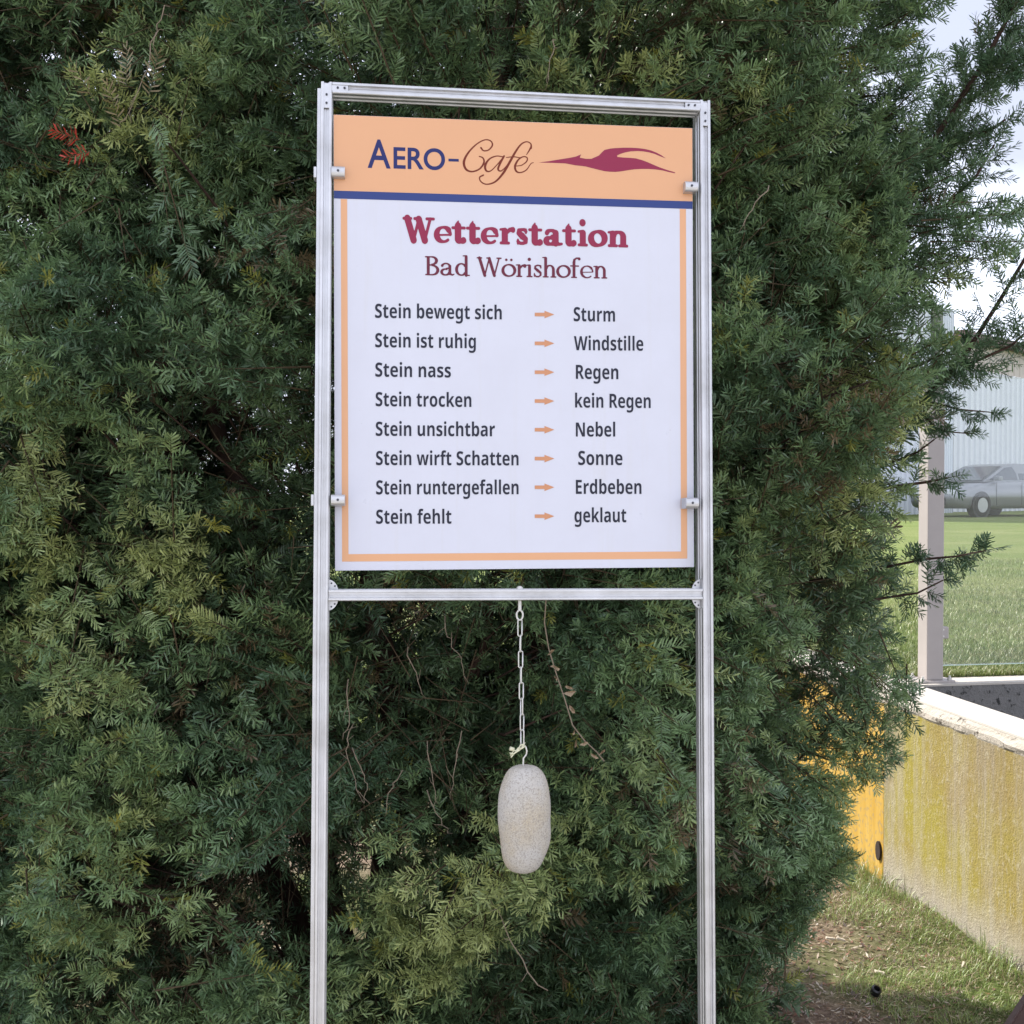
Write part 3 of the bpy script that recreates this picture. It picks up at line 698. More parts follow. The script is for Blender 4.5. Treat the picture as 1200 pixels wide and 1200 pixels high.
for k_ in ('C', 'E', 'G', 'H', 'D', 'K', 'A2', 'A3', 'B2'): LB[k_].insert(0, LB[k_][0] + np.array([-.22, .06, -.05]))
SPEC = {'A': (135, (.05, .08), .15), 'A2': (20, (.04, .06), .06), 'A3': (70, (.05, .075), .12), 'A4': (24, (.04, .065), .06), 'B': (34, (.04, .065), .06), 'B2': (60, (.05, .075), .11), 'B3': (5, (.03, .045), .02), 'B4': (6, (.035, .05), .02), 'C': (32, (.04, .06), .045),
        'D': (46, (.05, .07), .10), 'E': (16, (.04, .06), .05), 'F': (8, (.05, .07), .06), 'G': (11, (.04, .06), .03), 'H': (15, (.04, .06), .04), 'I': (7, (.04, .06), .03), 'J': (6, (.04, .055), .03), 'K': (22, (.05, .07), .07)}
LS = [limb(LB[k], *SPEC[k]) for k in LB]
# sort: the 300 shoots nearest the camera become parts of their own
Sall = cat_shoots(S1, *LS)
key = np.linalg.norm(Sall[0] + Sall[1] * .05 - np.array([0, 0, EYE]), axis=1) / (Sall[3] / .065)
px_ = Sall[0][:, 0] / Sall[0][:, 1]; pz_ = (Sall[0][:, 2] - EYE) / Sall[0][:, 1]
key = key + 10 * ((np.abs(px_) > .46) | (np.abs(pz_) > .46))
order = np.argsort(key); top_i, rest_i = order[:300], order[300:]
def to_obj(name, S, protos, wid, scl, parent, kind=None):
    V, Q, T, cq, ct = shoots_mesh(S[0], S[1], S[2], S[3], S[4], protos, wid, scl)
    me = npmesh(name, V - MI, Q, T, None, cq, ct); o = link(name, me, NEEDLE, parent)
    if kind: o['kind'] = kind
    return o
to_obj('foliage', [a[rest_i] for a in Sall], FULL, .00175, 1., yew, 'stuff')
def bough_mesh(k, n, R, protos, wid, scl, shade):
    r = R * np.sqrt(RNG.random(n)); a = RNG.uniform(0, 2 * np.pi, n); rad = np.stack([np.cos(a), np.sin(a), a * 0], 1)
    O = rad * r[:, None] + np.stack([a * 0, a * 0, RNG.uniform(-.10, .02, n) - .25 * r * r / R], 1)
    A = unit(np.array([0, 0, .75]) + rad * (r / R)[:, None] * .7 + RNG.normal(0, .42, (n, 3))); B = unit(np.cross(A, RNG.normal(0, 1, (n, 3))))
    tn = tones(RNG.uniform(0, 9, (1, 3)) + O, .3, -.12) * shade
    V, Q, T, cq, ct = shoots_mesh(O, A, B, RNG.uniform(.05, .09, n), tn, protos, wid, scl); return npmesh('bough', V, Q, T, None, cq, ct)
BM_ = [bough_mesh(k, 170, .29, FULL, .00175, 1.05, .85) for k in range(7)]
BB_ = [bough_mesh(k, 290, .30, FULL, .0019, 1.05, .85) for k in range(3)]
def boughs(n, sel, disp, meshes, scale, zr=(.08, 3.4)):
    got = 0
    while got < n:
        phi = RNG.uniform(0, 2 * np.pi, 400); z = RNG.uniform(*zr, 400); nn, js = surf_n(phi, z); p = surf(phi, z)
        k = (RNG.random(400) < js / 3.2) & sel(p, nn); p, nn = p[k], nn[k]; dd_ = RNG.uniform(*disp, len(p)); p = p + nn * dd_[:, None]
        b_ = bare(p + nn * (-dd_)[:, None] * .5); k = RNG.random(len(p)) > b_ * np.where(dd_ > -.3, 1.3, .9); p, nn = p[k], nn[k]
        for q, m_ in zip(p, nn):
            if got >= n: break
            o = link('bough', random.choice(meshes), NEEDLE if not meshes[0].materials else None, yew)
            if not o.data.materials: o.data.materials.append(NEEDLE)
            d_ = Vector(m_ + RNG.normal(0, .3, 3)); o.matrix_local = Matrix.Translation(Vector(q - MI)) @ d_.to_track_quat('Z', 'Y').to_matrix().to_4x4() @ Matrix.Rotation(random.uniform(0, 6.28), 4, 'Z') @ Matrix.Scale(scale * random.uniform(.85, 1.15), 4); got += 1
def backview(p, nn): return (p[:, 1] > 3.5) & (p[:, 0] > -2.2) & (p[:, 0] < 1.12)
boughs(120, infront, (-.46, -.14), BM_, 1.)
boughs(118, backview, (-.24, -.04), BB_, 1.45, (.1, 4.0))
boughs(36, lambda p, nn: rest(p, nn) & ~backview(p, nn) & ((p[:, 0] < .5) | (p[:, 2] > 3.3)), (-.2, -.04), BB_, 1.6, (.1, 4.4))
for px, py, Yb in [(880, 860, 3.3), (930, 850, 3.4), (900, 930, 3.3), (940, 900, 3.5), (860, 980, 3.2), (905, 985, 3.5), (965, 850, 3.5), (890, 1050, 3.3), (830, 1080, 3.2), (925, 950, 3.4), (1015, 640, 3.4), (1020, 720, 3.4), (1005, 790, 3.4), (850, 900, 3.6), (900, 800, 3.6)]:
    q = wp(px - (22 if px > 1000 else 52), py, Yb); o = link('bough', random.choice(BB_), None, yew); o.matrix_local = Matrix.Translation(Vector(q - MI)) @ Vector((random.uniform(.2, .9), -.6, random.uniform(-.3, .4))).to_track_quat('Z', 'Y').to_matrix().to_4x4() @ Matrix.Rotation(random.uniform(0, 6.28), 4, 'Z') @ Matrix.Scale(.72, 4)
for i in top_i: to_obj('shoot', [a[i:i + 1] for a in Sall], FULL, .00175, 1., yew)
# a red withered shoot, browning shoots and a few fresh yellow tips
def spray(px, py, Y, n, ln, col, dirv, jit=.35, protos=FULL, lab=None, name='shoot'):
    c = wp(px, py, Y); A = unit(np.array(dirv) + RNG.normal(0, jit, (n, 3))); O = np.tile(c, (n, 1)) + RNG.normal(0, .012, (n, 3)); B = unit(np.cross(A, [0, .3, 1.]))
    o = to_obj(name, [O, A, B, np.full(n, ln), np.tile(np.array(col), (n, 1))], protos, .00175, 1., yew)
    if lab: o['label'] = lab
spray(100, 168, 2.26, 2, .055, (.46, .06, .04), (-1, -.45, .02), .25, FULL, 'withered bright red yew shoot')
for px, py, dx in ((150, 150, -.3), (140, 105, -.1), (165, 110, .2), (128, 118, -.5)): spray(px, py, 2.28, 1, .09, (.20, .155, .075), (dx, -.2, 1), .1, COARSE, 'pale browning yew shoot')
for px, py in ((750, 752), (622, 905), (905, 408), (255, 610), (247, 625), (120, 965), (430, 1075)): spray(px, py, 2.32 if px < 800 else 2.6, 1, .03, (.26, .25, .045), (0, -1, .1), .3, COARSE, 'small fresh yellow yew tip')

# wood: stems, plume axes, dead twiglets
def stem(pts, r0, r1, nm='limb', n=9, m=BARK):
    pts = np.array(pts); k = len(pts); P = []; 
    for i in range(k - 1):
        for j in range(4): P.append(pts[i] + (pts[i + 1] - pts[i]) * j / 4)
    P.append(pts[-1]); P = np.array(P); P += (np.stack([vnoise(P * 5 + q) for q in (1, 30, 60)], 1) - .5) * .03
    b = MB(); b.tube(P - MI, np.linspace(r0, r1, len(P)) * (1 + .12 * np.sin(np.arange(len(P)) * 1.3)), n); return b.build(nm, m, yew, True)
stem([(-.42, 3.2, -.1), (-.38, 3.2, .5), wp(470, 930, 3.15), wp(455, 830, 3.05), wp(445, 760, 3.05), wp(430, 690, 3.1), wp(470, 560, 3.15), (-.1, 3.2, 2.4), (0, 3.2, 3.2)], .044, .02, 'trunk')
stem([(-.42, 3.2, -.1), (-.55, 3.1, .6), (-.75, 3.0, 1.2), wp(305, 660, 2.9), wp(290, 600, 2.95), wp(240, 440, 3.1), (-1.1, 3.2, 2.8)], .05, .016, 'trunk')
stem([(-.3, 3.3, -.1), (-.1, 3.3, .7), (.2, 3.25, 1.4), (.4, 3.25, 2.2), (.55, 3.2, 3.0)], .06, .02, 'trunk')
stem([(-.5, 3.3, -.1), (-.9, 3.4, .8), (-1.3, 3.4, 1.8), (-1.4, 3.3, 2.8)], .06, .02, 'trunk')
stem([(-.3, 3.3, -.1), (.2, 3.4, .7), (.5, 3.4, 1.6), (.6, 3.4, 2.5)], .05, .02, 'trunk')
stem([(-.42, 3.3, .75), wp(420, 880, 3.0), wp(400, 900, 2.8)], .016, .006)
stem([wp(470, 900, 3.1), wp(520, 840, 2.95), wp(560, 760, 2.85), wp(575, 700, 2.8)], .022, .007)
for k, (r0, r1) in (('A', (.011, .004)), ('B', (.010, .003)), ('B2', (.006, .0025)), ('C', (.005, .002)), ('D', (.008, .003)), ('A2', (.006, .003)), ('B3', (.004, .0015)), ('B4', (.004, .0015)), ('E', (.006, .003)), ('K', (.006, .003)), ('G', (.005, .002)), ('H', (.005, .002))):
    b = MB(); P = np.array(LB[k]); b.tube(P - MI, np.linspace(r0, r1, len(P)), 7); b.build('limb', BARK, yew, True)
stem([(.3, 3.25, 2.0), (.7, 3.25, 2.2), LB['A'][0]], .02, .014); stem([(.3, 3.25, 1.2), (.7, 3.25, 1.6), LB['B'][0]], .02, .013)
def ribbons(name, a, b_, r0, r1, m, kind='stuff', sag=0.):
    """thin three-sided sticks from a to b"""
    n = len(a); d = unit(b_ - a); x = unit(np.cross(d, RNG.normal(0, 1, (n, 3)))); y = np.cross(d, x); V = []
    for p, r in ((a, r0), (b_, r1)):
        for k in range(3):
            an = k * 2.0944; V.append(p + (x * math.cos(an) + y * math.sin(an)) * r)
    V = np.stack(V, 1).reshape(-1, 3); q0 = np.arange(n)[:, None] * 6; Q = np.concatenate([q0 + np.array([[k, (k + 1) % 3, 3 + (k + 1) % 3, 3 + k]]) for k in range(3)])
    o = link(name, npmesh(name, V - MI, Q), m, yew); o['kind'] = kind; return o
ax = S1[5]; ribbons('branchlets', ax[:, :3], ax[:, 3:], .0028, .0012, TWIG)
# inner boughs from the stems towards the branchlets
sel_ = RNG.permutation(len(ax))[:420]; tgt = ax[sel_, :3]; core = np.stack([TX + .6 * (tgt[:, 0] - TX) , TY + .25 * (tgt[:, 1] - TY), np.maximum(.1, tgt[:, 2] - RNG.uniform(.15, .5, len(tgt)))], 1)
midp = (tgt + core) / 2 + RNG.normal(0, .05, tgt.shape); ribbons('branches', core, midp, .006, .004, BARK); ribbons('branches', midp, tgt, .004, .002, BARK)
# tangle of bare twiglets inside the crown
n = 11000; ph = RNG.uniform(0, 2 * np.pi, n); zz = RNG.uniform(.1, 3.2, n); pp = surf(ph, zz, 0) ; pp = np.c_[TX + (pp[:, :2] - np.array([TX, TY])) * RNG.uniform(.55, .93, (n, 1)) + np.array([0, TY - TX]), zz]
fr_ = (pp[:, 1] < 3.4); pp = pp[fr_]
ribbons('bare_twiglets', pp, pp + unit(RNG.normal(0, 1, pp.shape)) * RNG.uniform(.06, .20, (len(pp), 1)), .0016, .0007, TWIG)
n = 420; c0 = np.array([wp(RNG.uniform(185, 300), RNG.uniform(1030, 1160), RNG.uniform(2.6, 3.2)) for _ in range(n)]); ribbons('bare_twiglets', c0, c0 + unit(RNG.normal(0, 1, c0.shape)) * RNG.uniform(.05, .14, (n, 1)), .0016, .0007, TWIG)
# thin pale stems hanging in the dark hollow
for q in ([(412, 850), (405, 880), (418, 925), (432, 945)], [(405, 800), (408, 850), (400, 870)], [(412, 880), (425, 905), (430, 925), (425, 945)], [(500, 870), (508, 910), (512, 945)], [(540, 860), (532, 900), (527, 940)], [(500, 930), (515, 960), (530, 980)],
          [(520, 725), (523, 745), (540, 770), (545, 800)], [(475, 760), (488, 790), (498, 820)], [(640, 1170), (600, 1110), (590, 1080), (575, 1060)], [(470, 905), (455, 930), (450, 960)], [(180, 30), (176, 70), (160, 110), (150, 140)], [(195, 0), (185, 30), (178, 60)], [(650, 40), (645, 70), (640, 100)], [(905, 215), (880, 245), (868, 270)]):
    b = MB(); Yq = 2.45 if q[0][1] > 600 and q[0][0] < 600 else 2.3
    K_ = [wp(px, py, Yq) - MI for px, py in q]; D_ = []
    for u_, v_ in zip(K_, K_[1:]):
        for j in range(4): D_.append(u_ + (v_ - u_) * j / 4 + RNG.normal(0, .0022, 3))
    D_.append(K_[-1] + np.array([0, .02, 0])); D_[0] = D_[0] + np.array([0, .03, 0]); b.tube(D_, np.linspace(.0014, .0006, len(D_)), 5)
    for j in range(2, len(D_) - 1, 3): e_ = D_[j] + RNG.normal(0, .014, 3); b.tube([D_[j], (D_[j] + e_) / 2 + RNG.normal(0, .003, 3), e_], [.0008, .0006, .0004], 4)
    o = b.build('dead_stem', DEADTWIG, yew)
# dry climber with papery leaves right of the chain
vine = empty('dry_climber', Matrix.Translation(wp(650, 800, 2.22))); tag(vine, 'withered pale climber stem with papery dry leaves right of the hanging chain', 'climber')
vm = np.array(wp(650, 800, 2.22)); VP = [(640, 700), (638, 730), (643, 760), (652, 790), (662, 820), (671, 850), (685, 868), (700, 882), (708, 892)]
b = MB(); b.tube([Vector(wp(px, py, 2.22 + .01 * math.sin(i)) - vm) for i, (px, py) in enumerate(VP)], .0013, 5); b.build('stem', DEADTWIG, vine)
for px, py, s, a in ((645, 765, .011, .6), (650, 782, .012, -.3), (668, 812, .013, .3), (671, 832, .012, 2.1), (673, 858, .010, 1.2), (684, 872, .008, .2), (675, 872, .009, 1.5), (697, 886, .010, 2.5), (706, 882, .009, .8), (667, 806, .009, 2.9), (693, 901, .008, 1.2), (651, 795, .010, 1.9)):
    b = MB(); c = Vector(wp(px, py, 2.215) - vm); u = Vector((math.cos(a), -.2, math.sin(a))); w = Vector((-math.sin(a), .35, math.cos(a))) * random.uniform(.45, .9); s = s * random.uniform(.7, 1.1)
    vs = [b.bm.verts.new(c + q) for q in (-u * s, -u * s * .2 - w * s * .5, u * s * .8 - w * s * .22, u * s * 1.1, u * s * .5 + w * s * .45 + Vector((0, -.004, 0)), -u * s * .5 + w * s * .4)]
    ce = b.bm.verts.new(c + Vector((0, .0055, 0)))
    for q_ in vs: q_.co += Vector(RNG.normal(0, .0012, 3))
    for i in range(6): b.bm.faces.new((vs[i], vs[(i + 1) % 6], ce))
    b.build('leaf', DRYLEAF, vine)

# ------------------------------------------------------------------ ground, walls, lawn
def _soil(t, b):
    n = tex(t, 6, 9, .7); n2 = tex(t, 40, 6, .7); n3 = tex(t, .9, 4, .6)
    c = ramp(t, n2, [(.3, (.07, .045, .035)), (.5, (.19, .135, .10)), (.68, (.36, .28, .21))])
    g = ramp(t, n, [(.3, (.045, .06, .02)), (.7, (.10, .13, .035))])
    t.links.new(mixc(t, ramp(t, n3, [(.42, (0, 0, 0)), (.6, (1, 1, 1))]), c, g), b.inputs['Base Color']); bump(t, b, n2, .8, .012)
SOIL = mat('soil_and_litter', rough=.95, spec=.15, build=_soil)
def _lawn(t, b):
    n = tex(t, 1.1, 8, .7, (.35, 1, 1)); n2 = tex(t, 30, 7, .75); n3 = tex(t, .23, 4, .6, (.3, 1, 1))
    c = mixc(t, ramp(t, n2, [(.35, (0, 0, 0)), (.65, (1, 1, 1))]), (.10, .14, .035), (.22, .26, .085))
    c = mixc(t, ramp(t, n, [(.45, (0, 0, 0)), (.7, (.8, .8, .8))]), c, (.27, .28, .12))
    t.links.new(mixc(t, ramp(t, n3, [(.45, (0, 0, 0)), (.65, (.5, .5, .5))]), c, (.13, .19, .045)), b.inputs['Base Color']); bump(t, b, n2, 1, .03)
LAWNM = mat('lawn', rough=.9, spec=.15, build=_lawn)
def _conc(t, b):
    n = tex(t, 9, 7, .65); n2 = tex(t, 130, 4, .6); st = tex(t, 1, 8, .72, (14, 14, .9)); pk = tex(t, 55, 3, .5); big = tex(t, 2.2, 4, .6)
    geo = t.nodes.new('ShaderNodeTexCoord'); sep = t.nodes.new('ShaderNodeSeparateXYZ'); t.links.new(geo.outputs['Object'], sep.inputs[0])
    base = mixc(t, n, (.30, .265, .225), (.46, .42, .36))
    alg = mixc(t, ramp(t, big, [(.4, (0, 0, 0)), (.62, (1, 1, 1))]), (.30, .23, .085), (.32, .27, .055))
    hgt = ramp(t, sep.outputs['Z'], [(.02, (0, 0, 0)), (.20, (1, 1, 1))])
    k = mixc(t, 1., ramp(t, st, [(.30, (.25, .25, .25)), (.55, (1, 1, 1))]), hgt, 'MULTIPLY')
    c = mixc(t, k, base, alg)
    grey = tex(t, 1, 5, .6, (4.2, 4.2, .35)); c = mixc(t, ramp(t, grey, [(.50, (0, 0, 0)), (.64, (.85, .85, .85))]), c, (.27, .23, .19))
    fl = tex(t, 62, 7, .8, (1, 1, .5)); c = mixc(t, ramp(t, fl, [(.53, (0, 0, 0)), (.60, (.5, .5, .5))]), c, (.47, .42, .31))
    c = mixc(t, ramp(t, pk, [(.70, (0, 0, 0)), (.76, (.8, .8, .8))]), c, (.08, .065, .04))
    t.links.new(c, b.inputs['Base Color']); 
    ad = t.nodes.new('ShaderNodeMath'); ad.operation = 'ADD'; t.links.new(n2, ad.inputs[0]); t.links.new(fl, ad.inputs[1]); bump(t, b, ad.outputs[0], .7, .006)
ALGAE = mat('algae_stained_concrete', rough=.92, spec=.2, build=_conc)
def _yel(t, b):
    st = tex(t, 1, 8, .7, (16, 16, 1.2)); pk = tex(t, 55, 3, .5)
    c = mixc(t, ramp(t, st, [(.35, (0, 0, 0)), (.7, (1, 1, 1))]), (.44, .25, .03), (.58, .40, .12))
    t.links.new(mixc(t, ramp(t, pk, [(.52, (0, 0, 0)), (.68, (.8, .8, .8))]), c, (.30, .235, .13)), b.inputs['Base Color']); bump(t, b, st, .5, .004)
LICHEN = mat('yellow_lichen_concrete', rough=.9, spec=.2, build=_yel)
def _cap(t, b):
    n = tex(t, 5, 8, .65); pk = tex(t, 30, 4, .6)
    c = mixc(t, n, (.40, .365, .32), (.54, .50, .455)); c = mixc(t, ramp(t, pk, [(.68, (0, 0, 0)), (.75, (.8, .8, .8))]), c, (.22, .19, .16))
    t.links.new(c, b.inputs['Base Color']); bump(t, b, pk, .3, .003)
CAP = mat('pale_coping_concrete', rough=.85, spec=.2, build=_cap)
def _rough(t, b):
    n = tex(t, 60, 5, .7); pk = tex(t, 26, 4, .65)
    c = mixc(t, n, (.34, .30, .25), (.62, .57, .50)); c = mixc(t, ramp(t, pk, [(.58, (0, 0, 0)), (.66, (1, 1, 1))]), c, (.10, .085, .07))
    t.links.new(c, b.inputs['Base Color']); bump(t, b, n, 1, .012)
ARRIS = mat('crumbling_concrete_edge', rough=.95, spec=.2, build=_rough)
def _pit(t, b):
    n = tex(t, 10, 8, .7); pk = tex(t, 34, 5, .7)
    c = mixc(t, n, (.13, .13, .13), (.21, .20, .195)); c = mixc(t, ramp(t, pk, [(.56, (0, 0, 0)), (.64, (1, 1, 1))]), c, (.035, .035, .035))
    t.links.new(c, b.inputs['Base Color']); bump(t, b, pk, .9, .012)
PITM = mat('pitted_grey_concrete', rough=.95, spec=.15, build=_pit)

# lower yard, with a floor of the sunk area right of the parapet
n = 170; gx = np.linspace(-1, 1, n); gx = np.sign(gx) * np.abs(gx) ** 3.4 * 400; X, Y = np.meshgrid(gx + 1.0, gx + 4.0, indexing='ij')
pz = ((vnoise(np.stack([X * 1.3, Y * 1.3, X * 0], -1)) - .5) * .06 + (vnoise(np.stack([X * 5, Y * 5, X * 0 + 9], -1)) - .5) * .035) * np.exp(-((X - 1) ** 2 + (Y - 4) ** 2) / 200)
V = np.stack([X, Y, pz - .0], -1).reshape(-1, 3); ii = np.arange(n * n).reshape(n, n); Q = np.stack([ii[:-1, :-1], ii[1:, :-1], ii[1:, 1:], ii[:-1, 1:]], -1).reshape(-1, 4)
tag(link('ground', npmesh('ground', V, Q), SOIL, None, True), kind='structure')
# parapet: outer face line through (1.678, 3.60), heading atan(-.163)
WD = unit(np.array([-.163, 1.])); WN = np.array([WD[1], -WD[0]]); P0 = np.array([1.678, 3.60])
def wl(s, w, z): p = P0 + WD * s + WN * w; return Vector((p[0], p[1], z))
TOPZ, TH = .79, .205
S_J = 1.02    # the joint between the algae grey and the yellow part
SCOR = 1.02   # where the far arm starts
wall = empty('parapet_wall', Matrix.Translation(wl(0, 0, 0))); tag(wall, 'low concrete wall streaked yellow green with algae under a pale coping', 'wall')
WM = wl(0, 0, 0)
def wbox(name, s0, s1, w0, w1, z0, z1, m, parent, off, bev=0, cuts=0):
    b = MB(); prof = [(w0, z0), (w1, z0), (w1, z1), (w0, z1)]
    b.prism(prof, lambda p, q, l: wl(l, p, q) - off, s0, s1)
    if bev: bmesh.ops.bevel(b.bm, geom=b.bm.edges[:], offset=bev, segments=2, affect='EDGES')
    return b.build(name, m, parent)
def sline(py_px):  # s on the outer face for a pixel column
    d = ray(py_px, 800)[:2]; A_ = np.array([[WD[0], -d[0]], [WD[1], -d[1]]]); return np.linalg.solve(A_, -P0)[0]
S_J = sline(1036)
wbox('wall_body', -3.2, S_J - .004, 0, TH, -.15, .755, ALGAE, wall, WM)
wbox('wall_body', S_J + .004, 3.6, .003, TH, -.15, .755, LICHEN, wall, WM)['label'] = 'vivid yellow lichen covered wall section'
wbox('joint_filler', S_J - .0035, S_J + .0035, .012, TH - .01, -.1, .75, PITM, wall, WM)
wbox('coping', -3.2, 3.6, .018, TH, .757, TOPZ, CAP, wall, WM, .003)
b = MB()  # rough broken arris under the coping
nS = 260; ss = np.linspace(-3.2, 3.6, nS); rows_ = []
for j, (w, z) in enumerate(((.0165, TOPZ - .006), (.006, TOPZ - .014), (-.006, TOPZ - .030), (-.004, TOPZ - .048), (.0016, TOPZ - .058))):
    P = np.stack([ss * 14, np.full(nS, j * 1.1), np.full(nS, 3.)], 1); dj = (vnoise(P) - .5) * (.012 if 0 < j < 4 else .002); dz = (vnoise(P + 40) - .5) * (.010 if 0 < j else 0)
    rows_.append([b.bm.verts.new(wl(s, w + d, z + e) - WM) for s, d, e in zip(ss, dj, dz)])
for r0, r1 in zip(rows_, rows_[1:]):
    for k in range(nS - 1): b.bm.faces.new((r0[k], r0[k + 1], r1[k + 1], r1[k]))
b.build('broken_edge', ARRIS, wall)
hp_ = ground(1031, 1021, .06); sh = sline(1031)
b = MB(); prof = [(sh + .020 * math.cos(a), .115 + .040 * math.sin(a)) for a in np.linspace(0, 2 * math.pi, 15)[:-1]]
b.prism(prof, lambda p, q, l: wl(p, l, q) - WM, -.006, .004); b.build('drain_hole', mat('drain_dark', (.035, .022, .016), .9), wall)
# far arm: perpendicular, its dark face towards the camera
far = empty('retaining_wall', Matrix.Translation(wl(SCOR, TH, 0))); tag(far, 'dark pitted concrete wall holding the lawn, below the glass panel', 'wall')
FM = wl(SCOR, TH, 0)
wbox('wall_face', SCOR - .02, SCOR + .12, TH + .002, 4.2, -1.2, TOPZ - .008, PITM, far, FM)
wbox('wall_top', SCOR - .0205, SCOR + .135, TH + .0015, 4.2, TOPZ - .007, TOPZ + .001, CAP, far, FM)
# raised lawn with a bank on its left side
LX = lambda s, w: wl(s, w, 0)
nu, nv = 60, 80; uu = np.r_[np.array([-1.1, -.5]), np.linspace(0, 1, nu) ** 2.2 * 220]; vv = np.linspace(0, 1, nv) ** 2.6 * 260
V = []
for iu, u in enumerate(uu):
    for v in vv:
        p = P0 + WD * (SCOR + .137 + v) + WN * (TH + u + 0.001)
        if u < 0: bank = np.clip((v - 2.2) / 1.5, 0, 1); p = P0 + WD * (SCOR + .137 + v) + WN * (TH + .001 + u * (bank * 4 + v * .35 * bank))
        z = TOPZ + .004 + .17 * smooth(v, 0, 26) + (float(vnoise(np.array([p[0] * .6, p[1] * .6, 0]))) - .5) * .05 * smooth(v, .3, 3)
        if iu == 0: z = -.12 if v > 2.2 else TOPZ - .1
        if iu == 1 and v > 2.2: z = .45
        V.append((p[0], p[1], z))
V = np.array(V); ii = np.arange(len(V)).reshape(len(uu), nv); i0 = ii
Q = np.stack([i0[:-1, :-1], i0[1:, :-1], i0[1:, 1:], i0[:-1, 1:]], -1).reshape(-1, 4)
tag(link('lawn', npmesh('lawn', V, Q), LAWNM, None, True), kind='structure')
tag(wbox('sunken_floor', -4, SCOR - .022, TH + .001, 4.2, -.10, .012, PITM, None, Vector((0, 0, 0))), kind='structure')

# pale slab paving added out of view to bounce light up into the yew
def _bounce_pave(t, b):
    n = tex(t, 3, 7, .65); n2 = tex(t, 60, 4, .6)
    c = mixc(t, n, (.44, .42, .39), (.56, .54, .50)); t.links.new(mixc(t, ramp(t, n2, [(.6, (0, 0, 0)), (.75, (.5, .5, .5))]), c, (.30, .28, .26)), b.inputs['Base Color']); bump(t, b, n2, .3, .002)
BOUNCE_PAVE = mat('bounce_paving_stone', rough=.85, spec=.25, build=_bounce_pave)
b = MB()
for i in range(-9, 7):
    for j in range(0, 16):
        b.box((i * .8 + .006, .55 - j * .8 + .006 - .8, -.05), (i * .8 + .794, .55 - j * .8 - .006, .045 + random.uniform(-.002, .002)), .004)
pav = b.build('added_bounce_paving', BOUNCE_PAVE); tag(pav, kind='structure')

# grass blades
def grass(name, P, h, w, cols, m, lean=.5):
    n = len(P); a = RNG.uniform(0, 2 * np.pi, n); d = np.stack([np.cos(a), np.sin(a), np.zeros(n)], 1); s = np.stack([-np.sin(a), np.cos(a), np.zeros(n)], 1)
    l = (RNG.random(n) * lean)[:, None] * h[:, None]; up = np.array([0, 0, 1.]) * h[:, None]
    mid = P + up * .55 + d * l * .35; tip = P + up * RNG.uniform(.7, 1, (n, 1)) + d * l * 1.3; wv = s * w[:, None]
    V = np.stack([P - wv, P + wv, mid + wv * .8, mid - wv * .8, tip], 1).reshape(-1, 3); q0 = np.arange(n) * 5
    me = npmesh(name, V, np.stack([q0, q0 + 1, q0 + 2, q0 + 3], 1), np.stack([q0 + 3, q0 + 2, q0 + 4], 1), None, cols, cols); return tag(link(name, me, m), kind='stuff')
GRASSM = NEEDLE
def gz(p): return ((vnoise(np.stack([p[:, 0] * 1.3, p[:, 1] * 1.3, p[:, 0] * 0], -1)) - .5) * .06 + (vnoise(np.stack([p[:, 0] * 5, p[:, 1] * 5, p[:, 0] * 0 + 9], -1)) - .5) * .035) * np.exp(-((p[:, 0] - 1) ** 2 + (p[:, 1] - 4) ** 2) / 200)
def yard(n, dens, zoff=-.004):
    p = np.c_[RNG.uniform(.85, 2.0, n), RNG.uniform(2.9, 5.4, n)]; w = (p - P0) @ WN
    k = (w < -.004); p = p[k]; w = w[k]; g = dens(p, w); k = RNG.random(len(p)) < g; p = p[k]; return np.c_[p, gz(p) + zoff], w[k]
def green_d(p, w):
    nn_ = vnoise(np.c_[p * 3.1, p[:, :1] * 0 + 5]); return smooth(nn_ + .40 * smooth(w, -.30, 0.) + .70 * (p[:, 0] - 1.45), .50, .66)
P, w_ = yard(60000, green_d); n = len(P); t = RNG.random((n, 1)); tall = np.where((w_ > -.09) & (RNG.random(n) < .35), 2.6, 1.)
tuft = smooth(vnoise(np.c_[P[:, :2] * 9, P[:, :1] * 0 + 2]), .45, .7); hgt = RNG.uniform(.010, .024, n) * tall * (1 + 1.1 * tuft)
cl = np.array([.13, .20, .05]) * (1 - t) + np.array([.32, .40, .11]) * t; dead = RNG.random((n, 1)) < .22; cl = np.where(dead, np.array([.44, .36, .22]) * RNG.uniform(.6, 1.1, (n, 1)), cl)
grass('grass', P, hgt, RNG.uniform(.0007, .0013, n), cl, GRASSM, 1.3)
P, w_ = yard(90000, lambda p, w: (.10 + .9 * smooth(vnoise(np.c_[p * 4, p[:, :1] * 0]), .42, .6)) * smooth(p[:, 0] + .25 * vnoise(np.c_[p * 3, p[:, :1] * 0 + 4]), 1.05, 1.55)); n = len(P)
straw = np.array([.52, .42, .29]) * RNG.uniform(.45, 1.25, (n, 1)); br = RNG.random((n, 1)) < .35; straw = np.where(br, np.array([.17, .11, .07]) * RNG.uniform(.6, 1.3, (n, 1)), straw)
grass('dead_grass', P, RNG.uniform(.004, .013, n), RNG.uniform(.0007, .0015, n), straw, GRASSM, 3.5)
n = 60000; s = RNG.random(n) ** 1.6 * 7.5; u = RNG.uniform(.0, 1., n) * (1.3 + s * .6) - .0
p = P0 + WD * (SCOR + .139 + s)[:, None] + WN * (TH + u + .003)[:, None]; zl = TOPZ + .17 * smooth(s, 0, 26) + (vnoise(np.c_[p * .6, p[:, :1] * 0]) - .5) * .05 * smooth(s, .3, 3)
